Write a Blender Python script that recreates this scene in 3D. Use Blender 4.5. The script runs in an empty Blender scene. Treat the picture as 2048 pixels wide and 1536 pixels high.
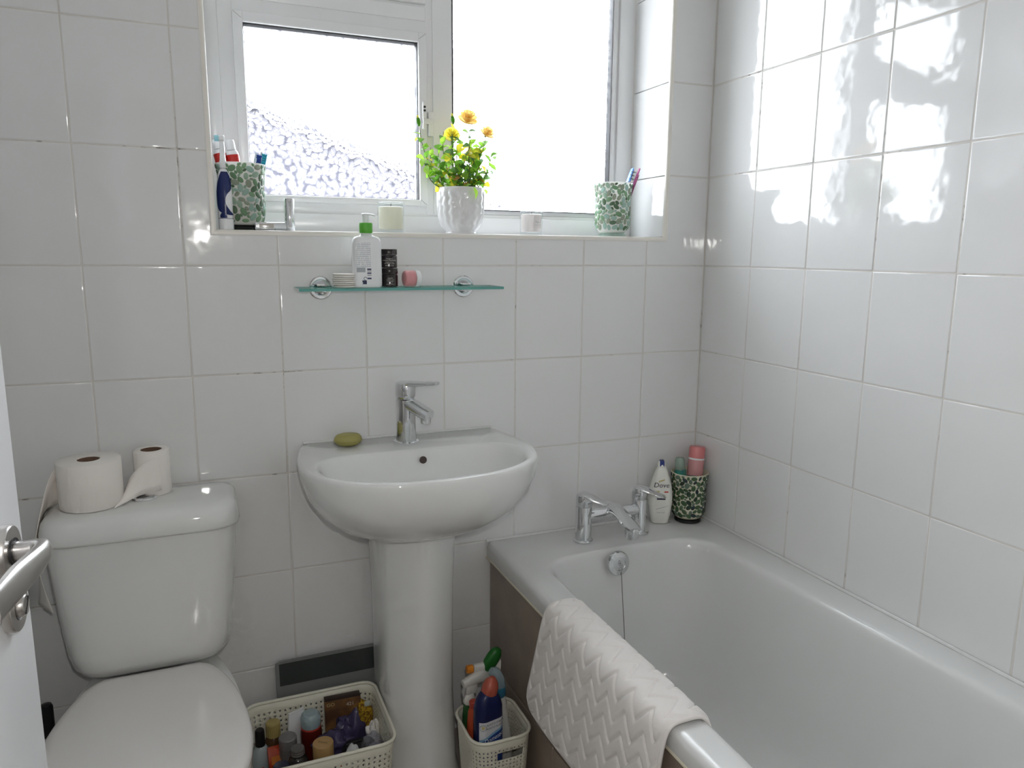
import bpy, bmesh, math, random
from mathutils import Vector, Matrix, Euler, noise

random.seed(7)
S = bpy.context.scene
COL = S.collection
PI = math.pi

# ------------------------------------------------------------------ camera
CAM = Vector((-1.3745, -1.8307, 1.3355))
yaw, pit, rol = 0.3960, -0.1750, 0.0078
cy, sy, cp, sp = math.cos(yaw), math.sin(yaw), math.cos(pit), math.sin(pit)
F = Vector((sy * cp, cy * cp, sp)); R0 = Vector((cy, -sy, 0)); U0 = R0.cross(F)
R = R0 * math.cos(rol) + U0 * math.sin(rol); U = U0 * math.cos(rol) - R0 * math.sin(rol)
cd = bpy.data.cameras.new('camera'); cd.sensor_width = 36; cd.lens = 1493.0 / 2048 * 36; cd.clip_start = 0.02
cam = bpy.data.objects.new('camera', cd); COL.objects.link(cam)
M = Matrix((R, U, -F)).transposed().to_4x4(); M.translation = CAM
cam.matrix_world = M
S.camera = cam

# ------------------------------------------------------------------ daylight and flash
w = bpy.data.worlds.new('overcast'); S.world = w; w.use_nodes = True
w.node_tree.nodes['Background'].inputs[0].default_value = (0.89, 0.945, 1.0, 1)
w.node_tree.nodes['Background'].inputs[1].default_value = 13.5
pd = bpy.data.lights.new('window_portal', 'AREA'); pd.shape = 'RECTANGLE'; pd.size = 1.2; pd.size_y = 0.9
pd.cycles.is_portal = True
po = bpy.data.objects.new('window_portal', pd); COL.objects.link(po)
po.location = (-0.74, 0.30, 1.84); po.rotation_euler = (-PI / 2, 0, 0)
fl = bpy.data.lights.new('camera_flash', 'POINT'); fl.energy = 14.3; fl.shadow_soft_size = 0.014; fl.color = (1.0, 0.97, 0.93)
fo = bpy.data.objects.new('camera_flash', fl); COL.objects.link(fo)
fo.location = CAM + U * 0.075 + R * 0.02 + F * 0.01
vs = S.view_settings
vs.view_transform = 'Standard'; vs.look = 'None'; vs.exposure = 0.0; vs.gamma = 1.0; vs.use_curve_mapping = False
S.display_settings.display_device = 'sRGB'
S.cycles.use_denoising = True
S.cycles.sample_clamp_indirect = 12.0
S.cycles.max_bounces = 9; S.cycles.diffuse_bounces = 6; S.cycles.glossy_bounces = 4
S.cycles.use_adaptive_sampling = True; S.cycles.adaptive_threshold = 0.06; S.cycles.adaptive_min_samples = 16
S.cycles.transmission_bounces = 8; S.cycles.transparent_max_bounces = 12
S.cycles.caustics_reflective = True; S.cycles.caustics_refractive = True

# ------------------------------------------------------------------ materials
MATS = {}
def setin(n, k, v):
    if k in n.inputs: n.inputs[k].default_value = v
def mat(name, col, rough=0.4, metal=0.0, trans=0.0, ior=1.45, coat=0.0, bump=None, var=None, spec=0.5, sheen=0.0):
    if name in MATS: return MATS[name]
    m = bpy.data.materials.new(name); m.use_nodes = True
    nt = m.node_tree; b = nt.nodes['Principled BSDF']
    setin(b, 'Base Color', (*col, 1)); setin(b, 'Roughness', rough); setin(b, 'Metallic', metal)
    setin(b, 'Transmission Weight', trans); setin(b, 'IOR', ior); setin(b, 'Coat Weight', coat); setin(b, 'Coat Roughness', 0.04)
    setin(b, 'Specular IOR Level', spec); setin(b, 'Sheen Weight', sheen)
    if bump or var:
        tc = nt.nodes.new('ShaderNodeTexCoord')
    if bump:
        sc, st, di = bump
        n = nt.nodes.new('ShaderNodeTexNoise'); n.inputs['Scale'].default_value = sc; n.inputs['Detail'].default_value = 3
        bp = nt.nodes.new('ShaderNodeBump'); bp.inputs['Strength'].default_value = st; bp.inputs['Distance'].default_value = di
        nt.links.new(tc.outputs['Object'], n.inputs['Vector']); nt.links.new(n.outputs['Fac'], bp.inputs['Height'])
        nt.links.new(bp.outputs['Normal'], b.inputs['Normal'])
    if var:
        sc, col2, lo, hi = var
        n = nt.nodes.new('ShaderNodeTexNoise'); n.inputs['Scale'].default_value = sc; n.inputs['Detail'].default_value = 5
        r = nt.nodes.new('ShaderNodeValToRGB'); r.color_ramp.elements[0].position = lo; r.color_ramp.elements[1].position = hi
        r.color_ramp.elements[0].color = (*col, 1); r.color_ramp.elements[1].color = (*col2, 1)
        nt.links.new(tc.outputs['Object'], n.inputs['Vector']); nt.links.new(n.outputs['Fac'], r.inputs['Fac'])
        nt.links.new(r.outputs['Color'], b.inputs['Base Color'])
    MATS[name] = m
    return m

def leafmat(name, col, tr=0.45):
    m = bpy.data.materials.new(name); m.use_nodes = True; nt = m.node_tree
    b = nt.nodes['Principled BSDF']; setin(b, 'Base Color', (*col, 1)); setin(b, 'Roughness', 0.45)
    t = nt.nodes.new('ShaderNodeBsdfTranslucent'); t.inputs[0].default_value = (*[min(1, c * 1.5) for c in col], 1)
    mx = nt.nodes.new('ShaderNodeMixShader'); mx.inputs[0].default_value = tr
    nt.links.new(b.outputs[0], mx.inputs[1]); nt.links.new(t.outputs[0], mx.inputs[2])
    nt.links.new(mx.outputs[0], nt.nodes['Material Output'].inputs[0])
    return m

def thinclear(name, tint, refl_rough=0.03, cover=0.12, col=(0.8, 0.8, 0.8)):
    """thin clear plastic or glass wall: see-through with a gloss and a little haze"""
    m = bpy.data.materials.new(name); m.use_nodes = True; nt = m.node_tree
    b = nt.nodes['Principled BSDF']; setin(b, 'Base Color', (*col, 1)); setin(b, 'Roughness', refl_rough + 0.05)
    t = nt.nodes.new('ShaderNodeBsdfTransparent'); t.inputs[0].default_value = (*tint, 1)
    g = nt.nodes.new('ShaderNodeBsdfGlossy'); g.inputs['Roughness'].default_value = refl_rough
    lw = nt.nodes.new('ShaderNodeLayerWeight'); pw = nt.nodes.new('ShaderNodeMath'); pw.operation = 'POWER'; pw.inputs[1].default_value = 5
    f = nt.nodes.new('ShaderNodeMath'); f.operation = 'MULTIPLY_ADD'; f.inputs[1].default_value = 0.35; f.inputs[2].default_value = 0.035
    nt.links.new(lw.outputs['Facing'], pw.inputs[0]); nt.links.new(pw.outputs[0], f.inputs[0])
    m1 = nt.nodes.new('ShaderNodeMixShader'); m2 = nt.nodes.new('ShaderNodeMixShader')
    m1.inputs[0].default_value = cover
    nt.links.new(t.outputs[0], m1.inputs[1]); nt.links.new(b.outputs[0], m1.inputs[2])
    nt.links.new(f.outputs[0], m2.inputs[0]); nt.links.new(m1.outputs[0], m2.inputs[1]); nt.links.new(g.outputs[0], m2.inputs[2])
    nt.links.new(m2.outputs[0], nt.nodes['Material Output'].inputs[0])
    return m

def obscure_glass():
    """textured window glass: dimpled refraction, partly straight through"""
    m = bpy.data.materials.new('obscure_glass'); m.use_nodes = True; nt = m.node_tree
    for n in list(nt.nodes):
        if n.type == 'BSDF_PRINCIPLED': nt.nodes.remove(n)
    L = nt.links.new; N = nt.nodes.new
    tc = N('ShaderNodeTexCoord')
    sp_ = N('ShaderNodeSeparateXYZ'); cb_ = N('ShaderNodeCombineXYZ'); L(tc.outputs['Object'], sp_.inputs[0])
    L(sp_.outputs['X'], cb_.inputs['X']); L(sp_.outputs['Z'], cb_.inputs['Y'])
    nz = N('ShaderNodeTexNoise'); nz.noise_dimensions = '2D'; nz.inputs['Scale'].default_value = 22; nz.inputs['Detail'].default_value = 1
    mixv = N('ShaderNodeMix'); mixv.data_type = 'VECTOR'; mixv.inputs[0].default_value = 0.022
    L(cb_.outputs[0], nz.inputs['Vector']); L(cb_.outputs[0], mixv.inputs[4]); L(nz.outputs['Color'], mixv.inputs[5])
    v = N('ShaderNodeTexVoronoi'); v.voronoi_dimensions = '2D'; v.feature = 'SMOOTH_F1'; v.inputs['Scale'].default_value = 85
    v.inputs['Smoothness'].default_value = 0.35
    L(mixv.outputs[1], v.inputs['Vector'])
    bp = N('ShaderNodeBump'); bp.inputs['Strength'].default_value = 1.0; bp.inputs['Distance'].default_value = 0.004
    L(v.outputs['Distance'], bp.inputs['Height'])
    rf = N('ShaderNodeBsdfRefraction'); rf.inputs['Roughness'].default_value = 0.05; rf.inputs['IOR'].default_value = 1.13
    L(bp.outputs[0], rf.inputs['Normal'])
    tr = N('ShaderNodeBsdfTransparent')
    rp = N('ShaderNodeValToRGB'); rp.color_ramp.elements[0].position = 0.42; rp.color_ramp.elements[1].position = 0.72
    rp.color_ramp.elements[0].color = (1, 1, 1, 1); rp.color_ramp.elements[1].color = (0.40, 0.40, 0.46, 1)  # grey cell edges tinted into the glass, imitating refracted shade of the dimples
    L(v.outputs['Distance'], rp.inputs[0]); L(rp.outputs[0], tr.inputs[0])
    mx = N('ShaderNodeMixShader'); mx.inputs[0].default_value = 0.45
    L(tr.outputs[0], mx.inputs[1]); L(rf.outputs[0], mx.inputs[2])
    gl = N('ShaderNodeBsdfGlossy'); gl.inputs['Roughness'].default_value = 0.15; L(bp.outputs[0], gl.inputs['Normal'])
    m2 = N('ShaderNodeMixShader'); m2.inputs[0].default_value = 0.04
    L(mx.outputs[0], m2.inputs[1]); L(gl.outputs[0], m2.inputs[2])
    L(m2.outputs[0], nt.nodes['Material Output'].inputs[0])
    return m

def grout_mat():
    m = bpy.data.materials.new('grout'); m.use_nodes = True; nt = m.node_tree; b = nt.nodes['Principled BSDF']
    L = nt.links.new; N = nt.nodes.new
    tc = N('ShaderNodeTexCoord')
    a = N('ShaderNodeTexNoise'); a.inputs['Scale'].default_value = 3.0; a.inputs['Detail'].default_value = 6
    c = N('ShaderNodeTexNoise'); c.inputs['Scale'].default_value = 45.0; c.inputs['Detail'].default_value = 4
    mu = N('ShaderNodeMath'); mu.operation = 'MULTIPLY'
    L(tc.outputs['Object'], a.inputs['Vector']); L(tc.outputs['Object'], c.inputs['Vector'])
    L(a.outputs['Fac'], mu.inputs[0]); L(c.outputs['Fac'], mu.inputs[1])
    r = N('ShaderNodeValToRGB')
    r.color_ramp.elements[0].position = 0.33; r.color_ramp.elements[0].color = (0.66, 0.63, 0.585, 1)
    r.color_ramp.elements[1].position = 0.46; r.color_ramp.elements[1].color = (0.14, 0.11, 0.085, 1)
    L(mu.outputs[0], r.inputs[0]); L(r.outputs[0], b.inputs['Base Color']); setin(b, 'Roughness', 0.8)
    return m

def print_lines(name, base, ink, scale=220):
    """white label with rows of fine unreadable print"""
    m = bpy.data.materials.new(name); m.use_nodes = True; nt = m.node_tree; b = nt.nodes['Principled BSDF']
    L = nt.links.new; N = nt.nodes.new
    tc = N('ShaderNodeTexCoord'); sx = N('ShaderNodeSeparateXYZ'); L(tc.outputs['Object'], sx.inputs[0])
    wv = N('ShaderNodeMath'); wv.operation = 'MULTIPLY'; wv.inputs[1].default_value = scale
    fr = N('ShaderNodeMath'); fr.operation = 'FRACT'
    gt = N('ShaderNodeMath'); gt.operation = 'GREATER_THAN'; gt.inputs[1].default_value = 0.5
    L(sx.outputs['Z'], wv.inputs[0]); L(wv.outputs[0], fr.inputs[0]); L(fr.outputs[0], gt.inputs[0])
    nz = N('ShaderNodeTexNoise'); nz.inputs['Scale'].default_value = 420
    mp = N('ShaderNodeMapping'); mp.inputs['Scale'].default_value = (1, 1, 0.25)
    L(tc.outputs['Object'], mp.inputs[0]); L(mp.outputs[0], nz.inputs['Vector'])
    g2 = N('ShaderNodeMath'); g2.operation = 'GREATER_THAN'; g2.inputs[1].default_value = 0.42; L(nz.outputs['Fac'], g2.inputs[0])
    mu = N('ShaderNodeMath'); mu.operation = 'MULTIPLY'; L(gt.outputs[0], mu.inputs[0]); L(g2.outputs[0], mu.inputs[1])
    mc = N('ShaderNodeMix'); mc.data_type = 'RGBA'; L(mu.outputs[0], mc.inputs[0])
    mc.inputs[6].default_value = (*base, 1); mc.inputs[7].default_value = (*ink, 1)
    L(mc.outputs[2], b.inputs['Base Color']); setin(b, 'Roughness', 0.4)
    return m

TILE = mat('tile_glaze', (0.755, 0.757, 0.752), 0.06, bump=(6.5, 0.26, 0.010), spec=0.8)
GROUT = grout_mat()
CERAMIC = mat('ceramic', (0.735, 0.74, 0.725), 0.06, coat=0.4)
SEATW = mat('seat_plastic', (0.74, 0.72, 0.70), 0.14)
ACRYL = mat('bath_acrylic', (0.69, 0.695, 0.685), 0.16)
UPVC = mat('upvc', (0.84, 0.845, 0.85), 0.22)
CHROME = mat('chrome', (0.72, 0.73, 0.74), 0.07, metal=1.0)
SATIN = mat('satin_nickel', (0.64, 0.62, 0.60), 0.30, metal=1.0)
BLACKR = mat('black_rubber', (0.02, 0.02, 0.022), 0.5)
PAINT = mat('white_paint', (0.82, 0.82, 0.81), 0.45)
DOORP = mat('door_paint', (0.82, 0.82, 0.83), 0.3)
HALLP = mat('hall_paint', (0.70, 0.68, 0.64), 0.6)
CARPET = mat('hall_carpet', (0.30, 0.28, 0.26), 0.95)
VINYL = mat('floor_vinyl', (0.36, 0.33, 0.30), 0.4, var=(8, (0.30, 0.27, 0.24), 0.4, 0.6))
TAUPE = mat('taupe_tile', (0.28, 0.225, 0.185), 0.32, var=(9, (0.35, 0.29, 0.235), 0.35, 0.7))
TAUPEG = mat('panel_grout', (0.58, 0.54, 0.47), 0.8)
SEAL = mat('silicone_bead', (0.66, 0.62, 0.50), 0.5)
GLASSW = obscure_glass()

# ------------------------------------------------------------------ mesh helpers
def link(o, parent=None):
    COL.objects.link(o)
    if parent is not None: o.parent = parent
    return o
def tag(o, label=None, cat=None, group=None, kind=None):
    if label: o['label'] = label
    if cat: o['category'] = cat
    if group: o['group'] = group
    if kind: o['kind'] = kind
    return o
def data(vf, m, smooth=38, name='mesh'):
    me = bpy.data.meshes.new(name); me.from_pydata([tuple(v) for v in vf[0]], [], vf[1]); me.update()
    if m is not None: me.materials.append(m)
    if smooth:
        me.polygons.foreach_set('use_smooth', [True] * len(me.polygons))
        me.set_sharp_from_angle(angle=math.radians(smooth))
    return me
def mk(name, vf, m, parent=None, loc=(0, 0, 0), rot=(0, 0, 0), smooth=38, **k):
    o = bpy.data.objects.new(name, data(vf, m, smooth, name)); o.location = loc; o.rotation_euler = rot
    link(o, parent)
    return tag(o, **k)
def thing(name, loc, label, cat, rotz=0.0, group=None, rot=None):
    o = bpy.data.objects.new(name, None); o.empty_display_size = 0.02; o.location = loc
    o.rotation_euler = rot if rot else (0, 0, rotz)
    link(o); return tag(o, label, cat, group)
def join(*vfs):
    V, Fc = [], []
    for v, f in vfs:
        n = len(V); V += list(v); Fc += [tuple(i + n for i in q) for q in f]
    return V, Fc
def xf(vf, mtx):
    return [mtx @ Vector(v) for v in vf[0]], vf[1]
def tr(vf, x=0, y=0, z=0): return xf(vf, Matrix.Translation((x, y, z)))
def rotm(vf, ax, a): return xf(vf, Matrix.Rotation(a, 4, ax))
def loft(rings, cap0=True, cap1=True):
    n = len(rings[0]); V = [p for r in rings for p in r]; Fc = []
    for k in range(len(rings) - 1):
        for i in range(n):
            j = (i + 1) % n
            Fc.append((k * n + i, k * n + j, (k + 1) * n + j, (k + 1) * n + i))
    if cap0: Fc.append(tuple(range(n - 1, -1, -1)))
    if cap1: Fc.append(tuple((len(rings) - 1) * n + i for i in range(n)))
    return V, Fc
def lathe(prof, seg=32, cap0=True, cap1=True, sx=1.0, sy=1.0):
    return loft([[(max(r, 1e-4) * math.cos(2 * PI * i / seg) * sx, max(r, 1e-4) * math.sin(2 * PI * i / seg) * sy, z) for i in range(seg)] for r, z in prof], cap0, cap1)
def box(x0, x1, y0, y1, z0, z1):
    V = [(x0, y0, z0), (x1, y0, z0), (x1, y1, z0), (x0, y1, z0), (x0, y0, z1), (x1, y0, z1), (x1, y1, z1), (x0, y1, z1)]
    return V, [(0, 3, 2, 1), (4, 5, 6, 7), (0, 1, 5, 4), (1, 2, 6, 5), (2, 3, 7, 6), (3, 0, 4, 7)]
def rbox(x0, x1, y0, y1, z0, z1, b=0.004, seg=2):
    bm = bmesh.new(); v, f = box(x0, x1, y0, y1, z0, z1)
    vs_ = [bm.verts.new(p) for p in v]
    for q in f: bm.faces.new([vs_[i] for i in q])
    bmesh.ops.bevel(bm, geom=bm.edges[:], offset=b, segments=seg, profile=0.5, affect='EDGES')
    bm.verts.index_update()
    out = [v.co.copy() for v in bm.verts], [tuple(v.index for v in f.verts) for f in bm.faces]
    bm.free(); return out
def crom(pts, n, closed=False):
    P = [Vector(p) for p in pts]; m = len(P); out = []
    segs = m if closed else m - 1
    for i in range(segs):
        p0 = P[(i - 1) % m] if closed or i > 0 else P[0] * 2 - P[1]
        p1 = P[i]; p2 = P[(i + 1) % m]
        p3 = P[(i + 2) % m] if closed or i + 2 < m else P[-1] * 2 - P[-2]
        for k in range(n):
            t = k / n
            out.append(0.5 * ((2 * p1) + (p2 - p0) * t + (2 * p0 - 5 * p1 + 4 * p2 - p3) * t * t + (3 * p1 - p0 - 3 * p2 + p3) * t ** 3))
    if not closed: out.append(P[-1])
    return out
def tube(path, rad, seg=10, caps=True, sq=(1, 1), up=None, closed=False):
    P = [Vector(p) for p in path]; n = len(P); rings = []
    nrm = None
    for i, p in enumerate(P):
        if closed: t = P[(i + 1) % n] - P[i - 1]
        else: t = P[min(i + 1, n - 1)] - P[max(i - 1, 0)]
        t.normalize()
        if up is not None: nrm = (Vector(up) - t * t.dot(Vector(up))).normalized()
        elif nrm is None:
            a = Vector((0, 0, 1)) if abs(t.z) < 0.9 else Vector((1, 0, 0)); nrm = (a - t * t.dot(a)).normalized()
        else: nrm = (nrm - t * t.dot(nrm)).normalized()
        b = t.cross(nrm); r = rad[i] if isinstance(rad, (list, tuple)) else rad
        rings.append([p + (b * math.cos(2 * PI * k / seg) * sq[0] + nrm * math.sin(2 * PI * k / seg) * sq[1]) * r for k in range(seg)])
    if closed: rings.append(rings[0])
    return loft(rings, caps and not closed, caps and not closed)
def rquad(c, rad, ns=6, nc=6):
    """closed outline of a quad with rounded corners, fixed point count; c = four 2-D corners counter-clockwise"""
    out = []; C = [Vector(p) for p in c]
    if not isinstance(rad, (list, tuple)): rad = [rad] * 4
    arcs = []
    for i in range(4):
        p = C[i]; a = (C[i - 1] - p).normalized(); b = (C[(i + 1) % 4] - p).normalized(); r = rad[i]
        s, e = p + a * r, p + b * r
        arcs.append([(s * (1 - t) ** 2 + p * 2 * t * (1 - t) * 0.83 + p * 0 + e * t * t + (s + e) * 0.5 * 2 * t * (1 - t) * 0.17) for t in [k / nc for k in range(nc + 1)]])
    for i in range(4):
        out += arcs[i]
        a, b = arcs[i][-1], arcs[(i + 1) % 4][0]
        out += [a.lerp(b, k / ns) for k in range(1, ns)]
    return out
def rrect(hx, hy, r, ns=4, nc=5, cx=0, cy_=0):
    return rquad([(cx - hx, cy_ - hy), (cx + hx, cy_ - hy), (cx + hx, cy_ + hy), (cx - hx, cy_ + hy)], r, ns, nc)
def at(ring, z): return [(p[0], p[1], z) for p in ring]
def prism(ring, zs, scales=None):
    return loft([[(p[0] * (scales[k] if scales else 1), p[1] * (scales[k] if scales else 1), z) for p in ring] for k, z in enumerate(zs)])
def blob(r, seed=0, amp=0.25, sub=3, freq=18):
    bm = bmesh.new(); bmesh.ops.create_icosphere(bm, subdivisions=sub, radius=1.0)
    V = []
    for v in bm.verts:
        d = v.co.normalized(); q = Vector((d.x * r[0], d.y * r[1], d.z * r[2]))
        k = 1 + amp * noise.noise(q * freq + Vector((seed, seed * 2.1, 0))) + amp * 0.6 * abs(noise.noise(q * freq * 2.3 + Vector((0, seed, 3))))
        V.append(q * k)
    bm.verts.index_update(); Fc = [tuple(v.index for v in f.verts) for f in bm.faces]; bm.free()
    return V, Fc
def text_vf(body, size):
    cu = bpy.data.curves.new('t', 'FONT'); cu.body = body; cu.size = size; cu.align_x = 'CENTER'; cu.align_y = 'CENTER'; cu.resolution_u = 3
    o = bpy.data.objects.new('t', cu); COL.objects.link(o)
    bpy.context.view_layer.update()
    me = bpy.data.meshes.new_from_object(o.evaluated_get(bpy.context.evaluated_depsgraph_get()))
    vf = [v.co.copy() for v in me.vertices], [tuple(p.vertices) for p in me.polygons]
    bpy.data.objects.remove(o); bpy.data.curves.remove(cu); bpy.data.meshes.remove(me)
    return vf
def lettering(body, size, m, parent, fn, name='lettering', shear=0.0, sx=1.0):
    """flat print laid on a surface: fn(u, v) gives the surface point"""
    v, f = text_vf(body, size)
    return mk(name, ([fn((p.x + p.y * shear) * sx, p.y) for p in v], f), m, parent, smooth=0)
def on_cyl(r, ang, z0, off=0.0004):
    return lambda u, v: ((r + off) * math.cos(ang + u / r), (r + off) * math.sin(ang + u / r), z0 + v)
def on_plane(o, ux, vx):
    o, ux, vx = Vector(o), Vector(ux), Vector(vx)
    return lambda u, v: o + ux * u + vx * v
def patch(fn, u0, u1, v0, v1, n=10, m=2):
    V = []; Fc = []
    for j in range(m + 1):
        for i in range(n + 1): V.append(fn(u0 + (u1 - u0) * i / n, v0 + (v1 - v0) * j / m))
    for j in range(m):
        for i in range(n):
            a = j * (n + 1) + i; Fc.append((a, a + 1, a + n + 2, a + n + 1))
    return V, Fc

# ================================================================== ROOM SHELL
XL, YF, ZC = -1.83, -1.68, 2.40
WX0, WX1, WZ0, WZ1, WD = -1.330, -0.145, 1.380, 2.28, 0.19     # window opening, reveal depth
G = 0.0010   # joint recess
mk('floor', box(XL - .1, .1, YF - .1, .1, -.05, 0), VINYL, kind='structure')
mk('ceiling', box(XL - .1, .1, YF - .1, .3, ZC, ZC + .05), PAINT, kind='structure')
wall_back = mk('wall_back', join(box(XL - .1, WX0 - .009, G, .28, 0, ZC), box(WX1 + .009, .1, G, .28, 0, ZC),
               box(WX0 - .009, WX1 + .009, G, .28, 0, WZ0 - .009), box(WX0 - .009, WX1 + .009, G, .28, WZ1 + .009, ZC)), GROUT, smooth=0, kind='structure')
wall_right = mk('wall_right', box(G, .1, YF - .1, G, 0, ZC), GROUT, smooth=0, kind='structure')
wall_left = mk('wall_left', box(XL - .1, XL - G, YF - .1, G, 0, ZC), GROUT, smooth=0, kind='structure')
DX0, DX1, DZ = -1.645, -0.885, 2.0
wall_front = mk('wall_front', join(box(XL - .1, DX0, YF - .1, YF, 0, ZC), box(DX1, .1, YF - .1, YF, 0, ZC), box(DX0, DX1, YF - .1, YF, DZ, ZC)), PAINT, smooth=0, kind='structure')
# the hall the photograph is taken from
mk('wall_hall', join(box(-2.6, .3, -3.1, -3.0, 0, ZC), box(-2.6, -2.5, -3.0, YF - .1, 0, ZC), box(.2, .3, -3.0, YF - .1, 0, ZC),
                     box(-2.5, XL - .1, YF - .1, YF, 0, ZC), box(.1, .2, YF - .1, YF, 0, ZC)), HALLP, smooth=0, kind='structure')
mk('floor_hall', box(-2.6, .3, -3.1, YF - .1, -.05, 0), CARPET, kind='structure')
mk('ceiling_hall', box(-2.6, .3, -3.1, YF - .1, ZC, ZC + .05), PAINT, kind='structure')

# ---- wall tiles: one object each, joints recessed
def offset_poly(poly, d):
    n = len(poly); out = []
    for i in range(n):
        p0, p1, p2 = Vector(poly[i - 1]), Vector(poly[i]), Vector(poly[(i + 1) % n])
        e1 = (p1 - p0).normalized(); e2 = (p2 - p1).normalized()
        n1 = Vector((-e1.y, e1.x)); n2 = Vector((-e2.y, e2.x))
        out.append(p1 + (n1 + n2) * d)
    return out
def tile_vf(poly, th=0.008, b=0.0016):
    rings = []
    for ins, wv in ((0, -th), (0, -b), (b * .3, -b * .3), (b, 0), (b * 2.2, 0.0)):
        rings.append([(p[0], p[1], wv) for p in offset_poly(poly, ins)])
    n = len(poly); V = [p for r in rings for p in r]; Fc = []
    for k in range(4):
        for i in range(n):
            j = (i + 1) % n; Fc.append((k * n + i, k * n + j, (k + 1) * n + j, (k + 1) * n + i))
    Fc.append(tuple(4 * n + i for i in range(n)))
    return V, Fc
TM = {}
def put_tile(poly, axes, origin, parent, m=TILE, tilt=0.0016, name='tile'):
    """poly in wall (u, v); axes = (u, v, normal) world vectors; origin = world point of (0, 0)"""
    xs = [p[0] for p in poly]; ys = [p[1] for p in poly]; c = Vector(((min(xs) + max(xs)) / 2, (min(ys) + max(ys)) / 2))
    loc = tuple((round(p[0] - c.x, 5), round(p[1] - c.y, 5)) for p in poly)
    key = (loc, m.name)
    if key not in TM: TM[key] = data(tile_vf(loc), m, 60, name)
    o = bpy.data.objects.new(name, TM[key]); link(o, parent)
    u, v, n = (Vector(a) for a in axes)
    B = Matrix((u, v, n)).transposed()
    T = Euler((random.uniform(-tilt, tilt), random.uniform(-tilt, tilt), random.uniform(-tilt, tilt) * .5)).to_matrix()
    mw = (B @ T).to_4x4(); mw.translation = Vector(origin) + u * c.x + v * c.y - n * random.uniform(0, .0004)
    o.matrix_local = mw
    return o
def rect(a, b, c, d): return [(a, c), (b, c), (b, d), (a, d)]
g = 0.0011
cols = [0.0] + [-0.2 - 0.2 * i for i in range(9)]; cols[-1] = max(cols[-1], XL)
cols = [c for c in cols if c > XL] + [XL]
rows = [0.0] + [0.05 + 0.25 * j for j in range(10)]; rows = [r for r in rows if r < ZC] + [ZC]
BACK = ((1, 0, 0), (0, 0, 1), (0, -1, 0)); RIGHT = ((0, -1, 0), (0, 0, 1), (-1, 0, 0)); LEFT = ((0, 1, 0), (0, 0, 1), (1, 0, 0)); SILL = ((1, 0, 0), (0, 1, 0), (0, 0, 1)); HEAD = ((1, 0, 0), (0, -1, 0), (0, 0, -1))
e = 0.010
hx0, hx1, hz0, hz1 = WX0 - e, WX1 + e, WZ0 - e, WZ1 + e
for i in range(len(cols) - 1):
    a, b = cols[i + 1] + g, cols[i] - g - (0.001 if i == 0 else 0)
    for j in range(len(rows) - 1):
        c, d = rows[j] + g, rows[j + 1] - g
        ox0, ox1, oz0, oz1 = max(a, hx0), min(b, hx1), max(c, hz0), min(d, hz1)
        if ox0 >= ox1 or oz0 >= oz1: poly = rect(a, b, c, d)
        elif ox0 == a and ox1 == b and oz0 == c and oz1 == d: continue
        elif ox0 == a and ox1 == b: poly = rect(a, b, c, hz0) if oz0 > c else rect(a, b, hz1, d)
        elif oz0 == c and oz1 == d: poly = rect(a, hx0, c, d) if ox0 > a else rect(hx1, b, c, d)
        else:
            left = ox0 > a; low = oz0 > c
            if left and low: poly = [(a, c), (b, c), (b, hz0), (hx0, hz0), (hx0, d), (a, d)]
            elif low: poly = [(a, c), (b, c), (b, d), (hx1, d), (hx1, hz0), (a, hz0)]
            elif left: poly = [(a, c), (hx0, c), (hx0, hz1), (b, hz1), (b, d), (a, d)]
            else: poly = [(a, hz1), (hx1, hz1), (hx1, c), (b, c), (b, d), (a, d)]
        put_tile(poly, BACK, (0, 0, 0), wall_back)
ycols = [0.0] + [0.2 + 0.2 * i for i in range(8)]; ycols = [y for y in ycols if y < -YF] + [-YF]
for i in range(len(ycols) - 1):
    for j in range(len(rows) - 1):
        put_tile(rect(ycols[i] + g, ycols[i + 1] - g, rows[j] + g, rows[j + 1] - g), RIGHT, (0, 0, 0), wall_right)
        put_tile(rect(-ycols[i + 1] + g, -ycols[i] - g, rows[j] + g, rows[j + 1] - g), LEFT, (XL, 0, 0), wall_left)
# reveal and sill tiles
for i in range(len(cols) - 1):
    a, b = max(cols[i + 1], WX0) + g, min(cols[i], WX1) - g
    if b - a > .02:
        put_tile(rect(a, b, .006, WD), SILL, (0, 0, WZ0), wall_back); put_tile(rect(a, b, -WD, -.006), HEAD, (0, 0, WZ1), wall_back)
for j in range(len(rows) - 1):
    c, d = max(rows[j], WZ0) + g, min(rows[j + 1], WZ1) - g
    if d - c > .02:
        put_tile(rect(-WD, -.006, c, d), RIGHT, (WX1, 0, 0), wall_back); put_tile(rect(.006, WD, c, d), LEFT, (WX0, 0, 0), wall_back)
# rounded plastic edging round the window opening
def edging(name, p0, p1, inn):
    p0, p1, inn = Vector(p0), Vector(p1), Vector(inn); n = Vector((0, -1, 0)); rings = []
    for p in (p0, p1):
        rings.append([p + inn * x + n * y for x, y in ((-.011, -.004), (-.011, .0012), (-.006, .0022), (-.002, .0012), (.0004, -.0015), (.0004, -.006), (-.004, -.006))])
    v, f = loft(rings); return mk(name, (v, f), UPVC_CREAM, smooth=70, kind='structure')
UPVC_CREAM = mat('edging_cream', (0.80, 0.77, 0.71), 0.3)
edging('trim_1', (WX0 - .01, 0, WZ0), (WX1 + .01, 0, WZ0), (0, 0, 1))
edging('trim_2', (WX0, 0, WZ0 - .01), (WX0, 0, WZ1 + .01), (1, 0, 0))
edging('trim_3', (WX1, 0, WZ0 - .01), (WX1, 0, WZ1 + .01), (-1, 0, 0))
edging('trim_4', (WX0 - .01, 0, WZ1), (WX1 + .01, 0, WZ1), (0, 0, -1))

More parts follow.
